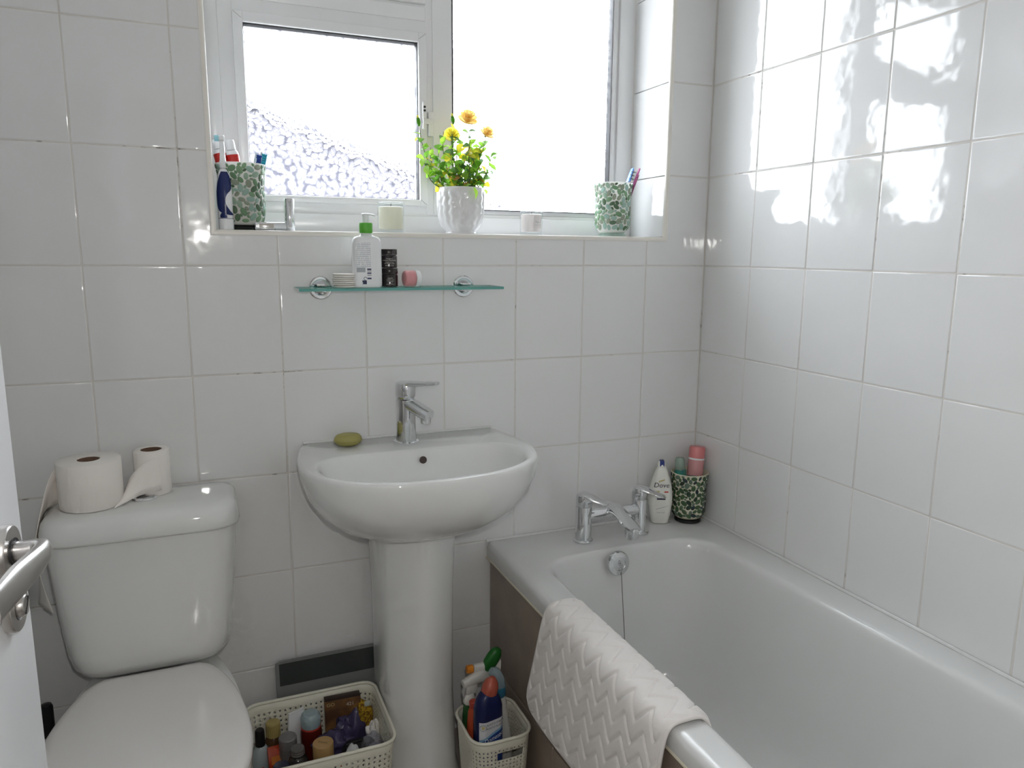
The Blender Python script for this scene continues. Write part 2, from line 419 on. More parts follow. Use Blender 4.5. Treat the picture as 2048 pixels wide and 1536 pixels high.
# ================================================================== WINDOW
win = bpy.data.objects.new('window_1', None); win.location = (WX0, WD, WZ0); link(win); tag(win, kind='structure')
wl = lambda vf: tr(vf, -WX0, -WD, -WZ0)
def bars(x0, x1, z0, z1, wl_, wr, wb, wt, y0, y1, b=.003):
    return join(rbox(x0, x0 + wl_, y0, y1, z0, z1, b), rbox(x1 - wr, x1, y0, y1, z0, z1, b),
                rbox(x0 + wl_ - .001, x1 - wr + .001, y0 + .0005, y1 - .0005, z0, z0 + wb, b), rbox(x0 + wl_ - .001, x1 - wr + .001, y0 + .0005, y1 - .0005, z1 - wt, z1, b))
MX0, MX1 = -0.786, -0.712      # mullion
TZ0, TZ1 = 1.897, 1.968        # transom
mk('frame', wl(join(bars(WX0 + .001, WX1 - .001, WZ0 + .001, WZ1 - .001, .068, .052, .057, .06, .188, .25),
                    rbox(WX0 + .001, WX1 - .001, .180, .19, WZ0 + .001, WZ0 + .050, .003), rbox(WX0 + .06, MX0 + .01, .189, .25, WZ0 + .05, WZ0 + .079, .002),
                    rbox(WX0 + .001, WX0 + .034, .182, .19, WZ0 + .04, WZ1 - .001, .003))), UPVC, win)
mk('mullion', wl(join(rbox(MX0 - .002, MX1, .186, .25, WZ0 + .054, WZ1 - .05, .003), rbox(MX0 + .018, MX1 - .004, .181, .188, WZ0 + .056, WZ1 - .05, .0025))), UPVC, win)
mk('transom', wl(join(rbox(WX0 + .067, MX0, .186, .25, TZ0, TZ1, .003), rbox(WX0 + .067, MX0, .181, .188, TZ0 + .03, TZ1 - .006, .003))), UPVC, win)
SX0, SX1, SZ0, SZ1 = WX0 + .067, MX0 + .001, 1.456, TZ0
sash = mk('sash', wl(bars(SX0, SX1, SZ0, SZ1, .0235, .0225, .0165, .0235, .176, .236, .0025)), UPVC, win)
GX0, GX1, GZ0, GZ1 = SX0 + .0225, SX1 - .0215, SZ0 + .0155, SZ1 - .0225
def pane(name, x0, x1, z0, z1, parent):
    return mk(name, wl(box(x0, x1, .211, .2155, z0, z1)), GLASSW, parent, smooth=0)
def gasket(x0, x1, z0, z1, parent, k=.0028):
    return mk('gasket', wl(bars(x0, x1, z0, z1, k, k, k, k * 1.3, .186, .2105, .0006)), BLACKR, parent)
pane('pane', GX0, GX1, GZ0, GZ1, sash); gasket(GX0, GX1, GZ0, GZ1, sash)
# mitre seams of the lower sash
mit = []
for (x, z, dx, dz) in ((SX0, SZ0, 1, 1), (SX1, SZ0, -1, 1), (SX0, SZ1, 1, -1), (SX1, SZ1, -1, -1)):
    mit.append(tube([(x + dx * .002, .1758, z + dz * .002), (x + dx * .021, .1758, z + dz * .0165)], .0004, 4))
mk('mitre_seam', wl(join(*mit)), mat('seam_dark', (.25, .24, .24), .6), sash)
fan = mk('sash', wl(bars(SX0, SX1, TZ1, WZ1 - .058, .0235, .0225, .0235, .0235, .176, .236, .0025)), UPVC, win)
pane('pane', SX0 + .0225, SX1 - .0215, TZ1 + .0225, WZ1 - .081, fan); gasket(SX0 + .0225, SX1 - .0215, TZ1 + .0225, WZ1 - .081, fan)
FX0, FX1, FZ0, FZ1 = MX1 - .002, WX1 - .052, WZ0 + .057, WZ1 - .06
bead = mk('glazing_bead', wl(bars(FX0 + .001, FX1, FZ0, FZ1, .004, .026, .015, .02, .196, .21, .003)), UPVC, win)
pane('pane', FX0 + .003, FX1 - .024, FZ0 + .012, FZ1 - .018, win); gasket(FX0 + .003, FX1 - .025, FZ0 + .013, FZ1 - .019, win, .002)
catch = mk('catch', wl(join(rbox(-.800, -.790, .168, .178, 1.655, 1.725, .002), rbox(-.80, -.772, .165, .176, 1.668, 1.682, .002), rbox(-.784, -.770, .168, .182, 1.638, 1.70, .002))), UPVC, win)
for z in (1.702, 1.711): mk('screw', wl(tr(rotm(lathe([(.0032, 0), (.0032, .001)], 10), 'X', PI / 2), -.795, .1675, z)), BLACKR, catch)

# beyond the window: ground, and an invented house that darkens the dimpled glass
mk('ground', box(-40, 40, .4, 60, -3.2, -3.0), mat('garden_ground', (.26, .26, .24), .9), kind='structure')
nb = thing('invented_house', (-1.2, 9, -3.0), 'invented house for the grey shape blurred behind the dimpled glass of the small sash', 'house')
HW = mat('render_grey', (.112, .109, .122), .8)
hv = [(-4.6, 0, 0), (4.2, 0, 0), (4.2, 0, 4.9), (0, 0, 6.35), (-4.6, 0, 4.8)]
mk('wall', loft([[Vector(p) for p in hv], [Vector(p) + Vector((0, 5, 0)) for p in hv]]), HW, nb, smooth=0)
def slope(x0, z0, x1, z1):
    q = [(x0, z0), (x1, z1), (x1, z1 + .14), (x0, z0 + .14)]
    return loft([[(x, y, z) for x, z in q] for y in (-.2, 5.2)])
mk('roof', join(slope(0, 6.36, 4.5, 4.81), slope(-4.9, 4.71, 0, 6.36)), mat('roof_slate', (.085, .085, .10), .8), nb, smooth=0)

# ================================================================== DOOR
EX, EY = -1.561, -0.946
dd = Vector((-0.10, -0.995, 0)).normalized(); dn = Vector((-dd.y, dd.x, 0))       # along the leaf to the hinge, and out of its visible face
dn = dn if dn.x > 0 else -dn
door = bpy.data.objects.new('door_1', None); link(door); tag(door, kind='structure')
mw = Matrix((dd, dn, Vector((0, 0, 1)))).transposed().to_4x4(); mw.translation = (EX, EY, 0.008)
door.matrix_world = mw      # local x: from free edge to hinge, local y: out of the face
mk('door_leaf', rbox(0, .72, -.04, 0, 0, 1.975, .002), DOORP, door)
def ydisc(prof, x, z, seg=32): return tr(xf(lathe(prof, seg), Matrix.Rotation(-PI / 2, 4, 'X')), x, 0, z)
HX, HZ = .056, 1.034
lever = mk('lever_handle', ydisc([(.0265, 0), (.0265, .0065), (.025, .0085), (.012, .009)], HX, HZ), SATIN, door)
mk('collar', ydisc([(.0135, .0088), (.0135, .0105)], HX, HZ), BLACKR, lever)
lp = crom([(HX, .010, HZ), (HX, .020, HZ), (HX + .001, .030, HZ + .001), (HX + .010, .0365, HZ + .001), (HX + .034, .0360, HZ - .001), (HX + .070, .0310, HZ - .004), (HX + .115, .0270, HZ - .008)], 6)
def section(path, ws, hs, seg=14, up=(0, 0, 1)):
    rings = []; n = len(path)
    for i, p in enumerate(path):
        t = (path[min(i + 1, n - 1)] - path[max(i - 1, 0)]).normalized(); nn = (Vector(up) - t * t.dot(Vector(up))).normalized(); b = t.cross(nn)
        a = i / (n - 1) * (len(ws) - 1); k = min(int(a), len(ws) - 2); fr = a - k
        ww = ws[k] * (1 - fr) + ws[k + 1] * fr; hh = hs[k] * (1 - fr) + hs[k + 1] * fr
        rg = []
        for q in range(seg):
            c, s = math.cos(2 * PI * q / seg), math.sin(2 * PI * q / seg)
            rg.append(p + b * ww * math.copysign(abs(c) ** .75, c) + nn * hh * math.copysign(abs(s) ** .75, s))
        rings.append(rg)
    return loft(rings)
mk('lever', section(lp, [.0095, .0095, .0095, .008, .0070, .0070, .005], [.0095, .0095, .0095, .0105, .0135, .0160, .0150]), SATIN, lever)
LZ = .977
turn = mk('lock_release', ydisc([(.0265, 0), (.0265, .0065), (.025, .0085), (.0145, .0088), (.0142, .0075)], HX, LZ), SATIN, door)
mk('slotted_button', join(ydisc([(.0115, .007), (.0115, .012), (.0098, .0145), (.003, .0152)], HX, LZ)), SATIN, turn)
mk('slot', tr(xf(box(-.009, .009, .0125, .0156, -.0009, .0009), Matrix.Rotation(.9, 4, 'Y')), HX, 0, LZ), BLACKR, turn)
mk('ring', ydisc([(.0142, .0076), (.0115, .0078)], HX, LZ), BLACKR, turn)

# ================================================================== BATH
BX0, BY1, BZ = -0.684, -1.668, 0.548
tub = thing('bathtub', (BX0, BY1, 0), 'long white acrylic bathtub fitted along the tiled wall', 'bathtub')
bl = lambda vf: tr(vf, -BX0, -BY1, 0)
NS, NC = 14, 8
def ring4(x0, x1, xb0, xb1, yf, yb, r, z):
    """corners: front-left, front-right, back-right, back-left; x0,x1 front, xb0,xb1 tap end"""
    return [(p[0], p[1], z) for p in rquad([(x0, yf), (x1, yf), (xb1, yb), (xb0, yb)], r, NS, NC)]
out = lambda d, z, r=.012: ring4(BX0 + d, -.002 - d * .2, BX0 + d, -.002 - d * .2, BY1 + d * .2, -.002 - d * .2, r, z)
IN = lambda d, z, r, y=0.0: ring4(-.628 + d, -.052 - d, -.596 + d, -.112 - d, BY1 + .09 + d * 2.6, -.186 - d * .45 - y, r, z)
rings = [out(.010, .505), out(.001, .507), out(0, .512), out(0, .534), out(.003, .543), out(.010, .548), out(.022, .5485),
         IN(-.016, .5475, .07), IN(-.008, .5462, .073), IN(-.002, .5425, .076), IN(.003, .535, .079), IN(.0065, .522, .083), IN(.010, .50, .087), IN(.022, .42, .10), IN(.04, .27, .12), IN(.062, .185, .12), IN(.09, .150, .115), IN(.13, .138, .085)]
v, f = loft(rings, cap0=False, cap1=True)
# the tap-end edge bows gently towards the wall in its middle
v = [Vector(p) for p in v]
nr = len(rings[0])
for k in range(7, len(rings)):
    for i in range(nr):
        p = v[k * nr + i]
        if p.y > -.30: p.y += .016 * max(0, 1 - ((p.x + .35) / .24) ** 2)
mk('shell', bl((v, f)), ACRYL, tub, smooth=60)
ov = mk('overflow_cover', bl(tr(xf(lathe([(.034, -.004), (.034, .002), (.031, .006), (.019, .0085), (.0185, .0055), (.004, .0065)], 36), Matrix.Rotation(PI / 2 - .10, 4, 'X')), -.376, -.193, .512)), CHROME, tub)
lk = []
for (dx, dz, a) in ((0, 0, .4), (.003, -.007, -.5), (.001, -.014, .3), (.004, -.020, -.3), (-.004, -.026, .9)):
    q = [Vector((.0035 * math.cos(t), 0, .0055 * math.sin(t))) for t in [2 * PI * k / 10 for k in range(10)]]
    lk.append(tr(xf(tube(q, .0008, 5, closed=True), Matrix.Rotation(a, 4, 'Y')), -.374 + dx, -.2025, .516 + dz))
mk('chain_link', bl(join(*lk)), CHROME, tub)
mk('plug_chain', bl(tube(crom([(-.371, -.203, .492), (-.369, -.209, .43), (-.366, -.220, .33), (-.362, -.232, .22), (-.36, -.28, .155)], 6), .0011, 6)), mat('chain_dark', (.30, .29, .28), .35, metal=1.0), tub)
mk('seal_bead', bl(join(tube([(-.0045, BY1 + .01, .5505), (-.0045, -.004, .5505)], .0045, 8), tube([(BX0, -.0045, .5505), (-.004, -.0045, .5505)], .0045, 8))), ACRYL, tub)

panel = bpy.data.objects.new('wall_bath_side', None); panel.location = (-.676, -.82, 0); link(panel); tag(panel, kind='structure')
mk('backing', tr(box(-.670, -.655, BY1, -.003, 0, .504), .676, .82, 0), TAUPEG, panel)
PA = ((0, -1, 0), (0, 0, 1), (-1, 0, 0))
for y0, y1 in ((0.004, .418), (.418, .835), (.835, 1.252), (1.252, 1.666)):
    for z0, z1 in ((.0, .198), (.198, .505)):
        t = put_tile(rect(y0 + .0015, y1 - .0015, z0 + .0015, z1 - .0015), PA, (-.674, 0, 0), panel, TAUPE)
        t.location -= panel.location
mk('sealant', tr(tube([(-.6815, BY1 + .004, .5035), (-.6815, -.004, .5035)], .004, 8), .676, .82, 0), SEAL, panel)
mk('screw_cap', tr(rotm(lathe([(.004, 0), (.0035, .0018), (.001, .0022)], 12), 'Y', -PI / 2), .676 - .676, .82 - .418, .492), SEAL, panel)

# ---- bath filler tap
bt = thing('bath_mixer_tap', (-.3435, -.098, BZ + .0005), 'chrome twin lever mixer tap on the bathtub rim', 'tap')
def paddle(pl, w0, w1, th):
    return section([Vector(p) for p in pl], [w0, (w0 + w1) / 2, w1, w1 * .55], [th, th, th * .8, th * .5], 14)
for sx in (-.0895, .0895):
    p = mk('pillar', tr(lathe([(.0265, 0), (.0275, .002), (.0275, .005), (.0258, .007), (.0230, .008), (.0226, .010), (.0222, .10), (.0217, .102)], 36), sx), CHROME, bt)
    h = mk('lever_cap', tr(lathe([(.0217, .1025), (.0224, .1035), (.0224, .128), (.0210, .134), (.016, .1375), (.004, .1385)], 36), sx), CHROME, bt)
    pl = crom([(sx - .004, .004, .131), (sx + .010, -.014, .130), (sx + .024, -.032, .124), (sx + .037, -.047, .119), (sx + .044, -.055, .118)], 5)
    mk('lever', section(pl, [.019, .0205, .0185, .015, .0150, .008], [.0065, .0070, .0055, .0045, .0036, .002]), CHROME, h)
mk('bridge', rotm(tr(lathe([(.0185, -.078), (.0185, .078)], 28), 0, 0, 0), 'Y', PI / 2), CHROME, bt, loc=(0, 0, .072))
sp_path = crom([(0, .012, .088), (0, -.02, .087), (0, -.055, .080), (0, -.085, .072), (0, -.107, .066), (0, -.124, .063)], 5)
spout = mk('spout', section(sp_path, [.0205, .022, .0215, .0225, .023, .019], [.010, .011, .009, .0075, .007, .006]), CHROME, bt)
mk('outlet', tr(lathe([(.0175, .036), (.0185, .038), (.0200, .060), (.0185, .066)], 28), 0, -.106, 0), CHROME, spout)

# ---- bath mat draped over the rim
mat_o = thing('bath_mat', (-.65, -.66, BZ), 'off-white quilted zigzag bath mat hung over the bathtub rim', 'bath mat')
prof = crom([(-.596, 0, .465), (-.604, 0, .515), (-.613, 0, .548), (-.632, 0, .5585), (-.658, 0, .5595), (-.680, 0, .5575), (-.694, 0, .546), (-.701, 0, .522), (-.7045, 0, .47), (-.7065, 0, .40), (-.708, 0, .33), (-.7085, 0, .268)], 14)
acc = [0.0]
for i in range(1, len(prof)): acc.append(acc[-1] + (prof[i] - prof[i - 1]).length)
TOT = acc[-1]
def along(d):
    d = max(0, min(TOT, d))
    for i in range(1, len(acc)):
        if acc[i] >= d:
            t = (d - acc[i - 1]) / (acc[i] - acc[i - 1] + 1e-9)
            p = prof[i - 1].lerp(prof[i], t); tg = (prof[i] - prof[i - 1]).normalized(); return p, Vector((tg.z, 0, -tg.x))
    return prof[-1], Vector((-1, 0, 0))
def ymat(s, b):
    q = max(0.0, (b - .17) / (TOT - .17)); yf = -.420 - .02 * (1 - min(1, b / .1)) + .085 * q ** 1.2
    yn = -.888 + .03 * q ** 1.3 - .012 * (1 - min(1, b / .1))
    return yf + (yn - yf) * s
NA, NB = 190, 190
WM, RC = .47, .045
def tri(x): x = x - math.floor(x); return 4 * abs(x - .5) - 1
def matpt(i, j, side):
    s = i / NA; a = s * WM; ed = min(a, WM - a)
    cut = RC - math.sqrt(max(0, RC * RC - (RC - ed) ** 2)) if ed < RC else 0
    b = cut + (TOT - 2 * cut) * j / NB
    p, n = along(b)
    val = (b + .021 * tri(a / .062 + .2)) / .046; dist = abs(val - round(val)) * .046
    hgt = .0055 - .0042 * math.exp(-(dist / .0042) ** 2) + .0012 * noise.noise(Vector((a * 30, b * 30, 1)))
    edb = min(ed, b - cut, TOT - cut - b)
    hgt *= min(1, .35 + edb / .012)
    wv = .004 * math.sin(a * 14) * max(0, (b - .2) / .27)
    y = ymat(s, b)
    return Vector((p.x, y, p.z)) + n * ((hgt if side else -.0015)) + Vector((-abs(wv), 0, 0))
V = []; Fc = []
for side in (1, 0):
    for j in range(NB + 1):
        for i in range(NA + 1): V.append(matpt(i, j, side))
nv = (NA + 1) * (NB + 1)
for j in range(NB):
    for i in range(NA):
        a = j * (NA + 1) + i
        Fc.append((a, a + NA + 1, a + NA + 2, a + 1)); Fc.append((nv + a, nv + a + 1, nv + a + NA + 2, nv + a + NA + 1))
TERRY = mat('terry_cotton', (0.80, 0.765, 0.735), 0.95, bump=(900, .5, .002), sheen=.3)
mk('pile', tr((V, Fc), .65, .66, -BZ), TERRY, mat_o, smooth=180)
edge = [matpt(i, 0, 0) for i in range(0, NA + 1, 3)] + [matpt(NA, j, 0) for j in range(0, NB + 1, 3)] + [matpt(i, NB, 0) for i in range(NA, -1, -3)] + [matpt(0, j, 0) for j in range(NB, -1, -3)]
ed2 = []
for p in edge:
    if not ed2 or (p - ed2[-1]).length > .002: ed2.append(p)
if (ed2[0] - ed2[-1]).length < .002: ed2.pop()
mk('binding', tr(tube(ed2, .0042, 8, closed=True), .65, .66, -BZ), TERRY, mat_o, smooth=180)

# ================================================================== WASHBASIN
BSX = -0.917
basin = thing('washbasin', (BSX, 0, 0), 'white ceramic washbasin on a full pedestal', 'washbasin')
def ray_outline(half, c, n=96):
    """half outline (x>=0, from back to front) mirrored and resampled by angle round c"""
    pts = crom([(x, y, 0) for x, y in half], 10); full = [(p.x, p.y) for p in pts] + [(-p.x, p.y) for p in reversed(pts[:-1])][0:]
    res = []
    m = len(full)
    for k in range(n):
        a = 2 * PI * k / n; d = Vector((math.sin(a), math.cos(a))); best = None
        for i in range(m):
            p = Vector(full[i]) - Vector(c); q = Vector(full[(i + 1) % m]) - Vector(c); ev = q - p
            den = d.x * ev.y - d.y * ev.x
            if abs(den) < 1e-12: continue
            t = (p.x * ev.y - p.y * ev.x) / den; s = (p.x * d.y - p.y * d.x) / den
            if t > 0 and -1e-6 <= s <= 1 + 1e-6 and (best is None or t < best): best = t
        res.append((c[0] + d.x * best, c[1] + d.y * best))
    return res
OC = (0, -.215)
outl = ray_outline([(0, -.004), (.15, -.004), (.235, -.004), (.251, -.010), (.262, -.055), (.2735, -.12), (.2765, -.19), (.269, -.25), (.243, -.31), (.19, -.365), (.11, -.402), (0, -.416)], OC)
IC = (0, -.262)
innl = ray_outline([(0, -.148), (.12, -.149), (.185, -.156), (.222, -.180), (.238, -.222), (.234, -.268), (.208, -.318), (.155, -.358), (.085, -.383), (0, -.391)], IC)
def sc(o, c, s, z, sy_=None): return [(c[0] + (p[0] - c[0]) * s, c[1] + (p[1] - c[1]) * (sy_ or s), z) for p in o]
UC = (0, -.12)
rg = [sc(outl, UC, .27, .672), sc(outl, UC, .40, .676), sc(outl, UC, .56, .692), sc(outl, UC, .72, .718), sc(outl, UC, .85, .750), sc(outl, UC, .935, .785), sc(outl, UC, .98, .822, .99), sc(outl, UC, 1.0, .850, 1.0), sc(outl, UC, 1.0, .862, 1.0),
      sc(outl, OC, .992, .868), sc(outl, OC, .975, .8705)]
# ring index matching between the two centres is by angle, so the deck simply bridges them
rg += [sc(innl, IC, 1.06, .8703), sc(innl, IC, 1.035, .8695), sc(innl, IC, 1.01, .867), sc(innl, IC, .985, .861), sc(innl, IC, .96, .850), sc(innl, IC, .925, .832), sc(innl, IC, .86, .805), sc(innl, IC, .74, .775), sc(innl, IC, .52, .755), sc(innl, IC, .26, .748), sc(innl, IC, .09, .745)]
mk('bowl', loft(rg), CERAMIC, basin, smooth=75)
mk('overflow_hole', tr(xf(lathe([(.0088, -.002), (.0088, .0012), (.0072, .0016)], 24), Matrix.Rotation(PI / 2 - .16, 4, 'X')), .012, -.1625, .846), mat('hole_brown', (.07, .05, .045), .5), basin)
mk('waste', tr(lathe([(.022, 0), (.022, .003), (.016, .005)], 24), 0, -.262, .744), CHROME, basin)
pdl = []
for z, wx, yb, yfr in ((0, .104, -.03, -.262), (.02, .104, -.03, -.262), (.06, .095, -.04, -.250), (.25, .089, -.05, -.238), (.5, .091, -.05, -.238), (.69, .097, -.05, -.246)):
    pdl.append([(p[0], p[1], z) for p in crom([(wx, yb, 0), (wx, (yb + yfr) / 2 - .01, 0), (wx * .74, yfr + (wx * .42), 0), (0, yfr, 0), (-wx * .74, yfr + wx * .42, 0), (-wx, (yb + yfr) / 2 - .01, 0), (-wx, yb, 0)], 7)])
mk('pedestal', loft([list(reversed(r)) for r in pdl]), CERAMIC, basin, loc=(-.006, 0, 0), smooth=50)
mk('sealant', tube([(-.245, -.003, .872), (.245, -.003, .872)], .004, 8), ACRYL, basin)

# ---- basin tap (turned a little to the side)
tp = thing('basin_mixer_tap', (-.925, -.084, .8707), 'chrome single lever mixer tap standing on the washbasin', 'tap', rotz=math.radians(33))
mk('base_ring', prism(rrect(.0275, .0295, .021), (0, .0015, .006, .008), (.97, 1.0, 1.0, .93)), CHROME, tp)
bdy = [at(rrect(.0195, .0225, .011), .0075), at(rrect(.0185, .0215, .011), .03), at(rrect(.0185, .0215, .011), .085), at(rrect(.0185, .0215, .011), .110)]
mk('body', loft(bdy), CHROME, tp, smooth=50)
spp = crom([(0, -.004, .100), (0, -.022, .097), (0, -.042, .090), (0, -.064, .082), (0, -.077, .079)], 6)
s1 = mk('spout', section(spp, [.0183, .0183, .0183, .0185, .0150], [.014, .0145, .0145, .014, .012]), CHROME, tp)
mk('outlet', tr(lathe([(.0105, .058), (.0125, .060), (.0125, .075)], 24), 0, -.064, 0), CHROME, s1)
hd = mk('handle', loft([at(rrect(.0165, .0195, .012), .111), at(rrect(.0175, .0205, .011), .1125), at(rrect(.0188, .0218, .011), .120), at(rrect(.0188, .0218, .011), .147), at(rrect(.017, .020, .010), .1515), at(rrect(.012, .015, .008), .1535)]), CHROME, tp, smooth=50)
lvp = crom([(0, .012, .1485), (0, -.018, .150), (0, -.045, .152), (0, -.075, .156), (0, -.100, .159)], 6)
mk('lever', section(lvp, [.0165, .0185, .0165, .014, .009], [.006, .0070, .0065, .0055, .004]), CHROME, hd)

soap = thing('soap_bar', (-1.062, -.055, .8708), 'oval olive green soap bar on the washbasin rim', 'soap')
mk('bar', lathe([(.012, 0), (.022, .002), (.0285, .008), (.0302, .0145), (.0285, .021), (.024, .0262), (.016, .0288), (.002, .0293)], 40, sx=1.12, sy=.88), mat('soap_olive', (.36, .33, .105), .42), soap)
mk('seam', [*[tube([Vector((.0305 * 1.12 * math.cos(t), .0305 * .88 * math.sin(t), .0125)) for t in [2 * PI * k / 40 for k in range(40)]], .0005, 5, closed=True)]][0], mat('soap_seam', (.28, .26, .075), .5), soap)

# ================================================================== TOILET
TX = -1.512
wc = thing('toilet', (TX, 0, 0), 'white close-coupled toilet with the lid down', 'toilet')
def dshape(hx, y0, y1, rb, rf, z, ns=6, nc=8): return [(p[0], p[1], z) for p in rquad([(-hx, y1), (hx, y1), (hx, y0), (-hx, y0)], [rf, rf, rb, rb], ns, nc)]
# cistern body: tapers downwards, rounded lower corners
cr = []
for z, hx, yb, yf_, r in ((.438, .110, -.03, -.155, .045), (.441, .128, -.024, -.168, .05), (.450, .143, -.018, -.178, .05), (.468, .155, -.014, -.185, .05), (.50, .162, -.012, -.189, .05), (.60, .172, -.012, -.193, .052), (.748, .1845, -.012, -.198, .055)):
    cr.append(dshape(hx, yb, yf_, .015, r, z))
mk('cistern', loft(cr), CERAMIC, wc, smooth=60)
lr = [dshape(.183, -.013, -.196, .015, .055, .7485), dshape(.190, -.010, -.203, .015, .058, .750), dshape(.1915, -.009, -.2045, .016, .058, .756), dshape(.1905, -.009, -.2035, .018, .058, .772), dshape(.1865, -.010, -.199, .022, .056, .788), dshape(.179, -.013, -.190, .026, .052, .798), dshape(.166, -.020, -.176, .03, .046, .8035), dshape(.12, -.05, -.14, .03, .04, .8055)]
mk('cistern_lid', loft(lr), CERAMIC, wc, smooth=75)
fb = mk('flush_button', tr(lathe([(.026, .803), (.0265, .8075), (.025, .8095), (.020, .8105), (.0195, .8095)], 36), .003, -.098, 0), CHROME, wc)
mk('half_button', loft([[(.003 + .0185 * math.cos(t), -.098 + .0185 * math.sin(t), z) for t in [PI * .25 + PI * k / 16 for k in range(17)]] for z in (.8095, .8125)]), CHROME, fb)
mk('large_button', loft([[(.003 + .0185 * math.cos(t) + .001, -.098 + .0185 * math.sin(t) - .001, z) for t in [PI * 1.25 + PI * k / 16 for k in range(17)]] for z in (.8095, .8118)]), CHROME, fb)
# bowl
def ell(hx, y0, y1, z, n=64, flat=.0):
    c = (y0 + y1) / 2; h = abs(y1 - y0) / 2; o = []
    for k in range(n):
        t = 2 * PI * k / n; cx_, s = math.cos(t), math.sin(t)
        e1 = .86 if s > 0 else 1.0
        o.append((hx * math.copysign(abs(cx_) ** (.62 if s > 0 else .95), cx_), c + h * math.copysign(abs(s) ** e1, s), z))
    return o
def lidring(s, z, sx=1.0):
    half = [(0, -.196), (.07, -.196), (.098, -.199), (.122, -.222), (.146, -.275), (.166, -.345), (.1785, -.43), (.180, -.51), (.164, -.585), (.12, -.645), (.06, -.672), (0, -.68)]
    pts = [(p.x, p.y) for p in crom([(x, y, 0) for x, y in half], 6)]
    full = pts + [(-x, y) for x, y in reversed(pts[1:-1])]
    return [(x * s * sx, -.44 + (y + .44) * s, z) for x, y in full]
rv = lambda L_: loft([list(reversed(r)) for r in L_])
def foot(hx, y0, y1, z):
    return [(p[0] / .18 * hx, y0 + (p[1] + .196) / (-.68 + .196) * (y1 - y0), z) for p in lidring(1.0, z)]
mk('pan', rv([foot(.105, -.10, -.50, 0), foot(.108, -.10, -.505, .01), foot(.095, -.10, -.49, .05), foot(.090, -.08, -.50, .18), foot(.118, -.06, -.56, .28), foot(.158, -.05, -.64, .36), foot(.172, -.05, -.662, .395), foot(.175, -.05, -.666, .412), foot(.165, -.06, -.656, .416)]), CERAMIC, wc, smooth=70)
mk('seat', rv([lidring(.975, .4165), lidring(.99, .419), lidring(.99, .432), lidring(.975, .4355)]), SEATW, wc, smooth=50)
mk('lid', loft([list(reversed(r)) for r in [lidring(.985, .4365), lidring(1.0, .4385), lidring(1.003, .446), lidring(.99, .4535), lidring(.965, .4575), lidring(.90, .4600), lidring(.6, .4615), lidring(.2, .462)]]), SEATW, wc, smooth=70)
for sx in (-.075, .075): mk('hinge', tr(rotm(lathe([(.011, -.018), (.011, .018)], 16), 'Y', PI / 2), sx, -.200, .443), SEATW, wc)

PAPER = mat('tissue_paper', (.84, .80, .755), .95, bump=(300, .25, .001))
CARD = mat('cardboard_core', (.19, .12, .085), .9)
def roll(loc, r, h, label, tail):
    t = thing('toilet_roll', loc, label, 'toilet roll', group='toilet rolls on the cistern')
    mk('paper', loft([[(q * math.cos(2 * PI * i / 48), q * math.sin(2 * PI * i / 48), z) for i in range(48)] for q, z in ((.0215, .0005), (r - .002, 0), (r, .002), (r, h - .002), (r - .002, h), (.0215, h), (.0215, .0005))], False, False), PAPER, t, smooth=50)
    mk('core', loft([[(q * math.cos(2 * PI * i / 32), q * math.sin(2 * PI * i / 32), z) for i in range(32)] for q, z in ((.0215, .001), (.0215, h - .0008), (.0203, h - .0008), (.0203, .001), (.0215, .001))], False, False), CARD, t, smooth=50)
    n = len(tail); A = crom([p[0] for p in tail], 8); B = crom([p[1] for p in tail], 8); V = []; Fc = []
    for a, b in zip(A, B):
        for k in range(5): V.append(a.lerp(b, k / 4) - Vector(loc))
    for i in range(len(A) - 1):
        for k in range(4):
            q = i * 5 + k; Fc.append((q, q + 1, q + 6, q + 5))
    o = mk('loose_sheet', (V, Fc), PAPER, t, smooth=180)
    sm = o.modifiers.new('thickness', 'SOLIDIFY'); sm.thickness = .0008
    return t
roll((-1.608, -.103, .8058), .0605, .098, 'thick toilet roll with its end hanging down beside the cistern',
     [((-1.645, -.055, .902), (-1.645, -.055, .812)), ((-1.667, -.085, .893), (-1.662, -.080, .811)), ((-1.684, -.115, .862), (-1.684, -.080, .802)), ((-1.700, -.150, .795), (-1.704, -.070, .782)), ((-1.7075, -.165, .74), (-1.714, -.085, .735)), ((-1.702, -.162, .67), (-1.720, -.085, .665)), ((-1.689, -.158, .600), (-1.727, -.088, .594))])
roll((-1.492, -.062, .8058), .0365, .098, 'nearly used toilet roll behind the chrome flush button',
     [((-1.474, -.095, .893), (-1.474, -.095, .818)), ((-1.492, -.100, .890), (-1.492, -.100, .8165)), ((-1.512, -.100, .878), (-1.512, -.104, .8155)), ((-1.531, -.097, .858), (-1.530, -.116, .8120)), ((-1.541, -.094, .838), (-1.548, -.136, .8085)), ((-1.5435, -.092, .822), (-1.564, -.156, .8066))])

brush = thing('toilet_brush', (-1.728, -.115, 0), 'black toilet brush in a holder beside the toilet', 'toilet brush')
mk('holder', lathe([(.045, 0), (.048, .005), (.046, .19), (.042, .20), (.014, .204)], 28), mat('black_plastic', (.012, .012, .013), .3), brush)
mk('handle', lathe([(.008, .2), (.008, .30), (.0125, .305), (.0125, .372), (.010, .378), (.002, .380)], 20), MATS['black_plastic'], brush)

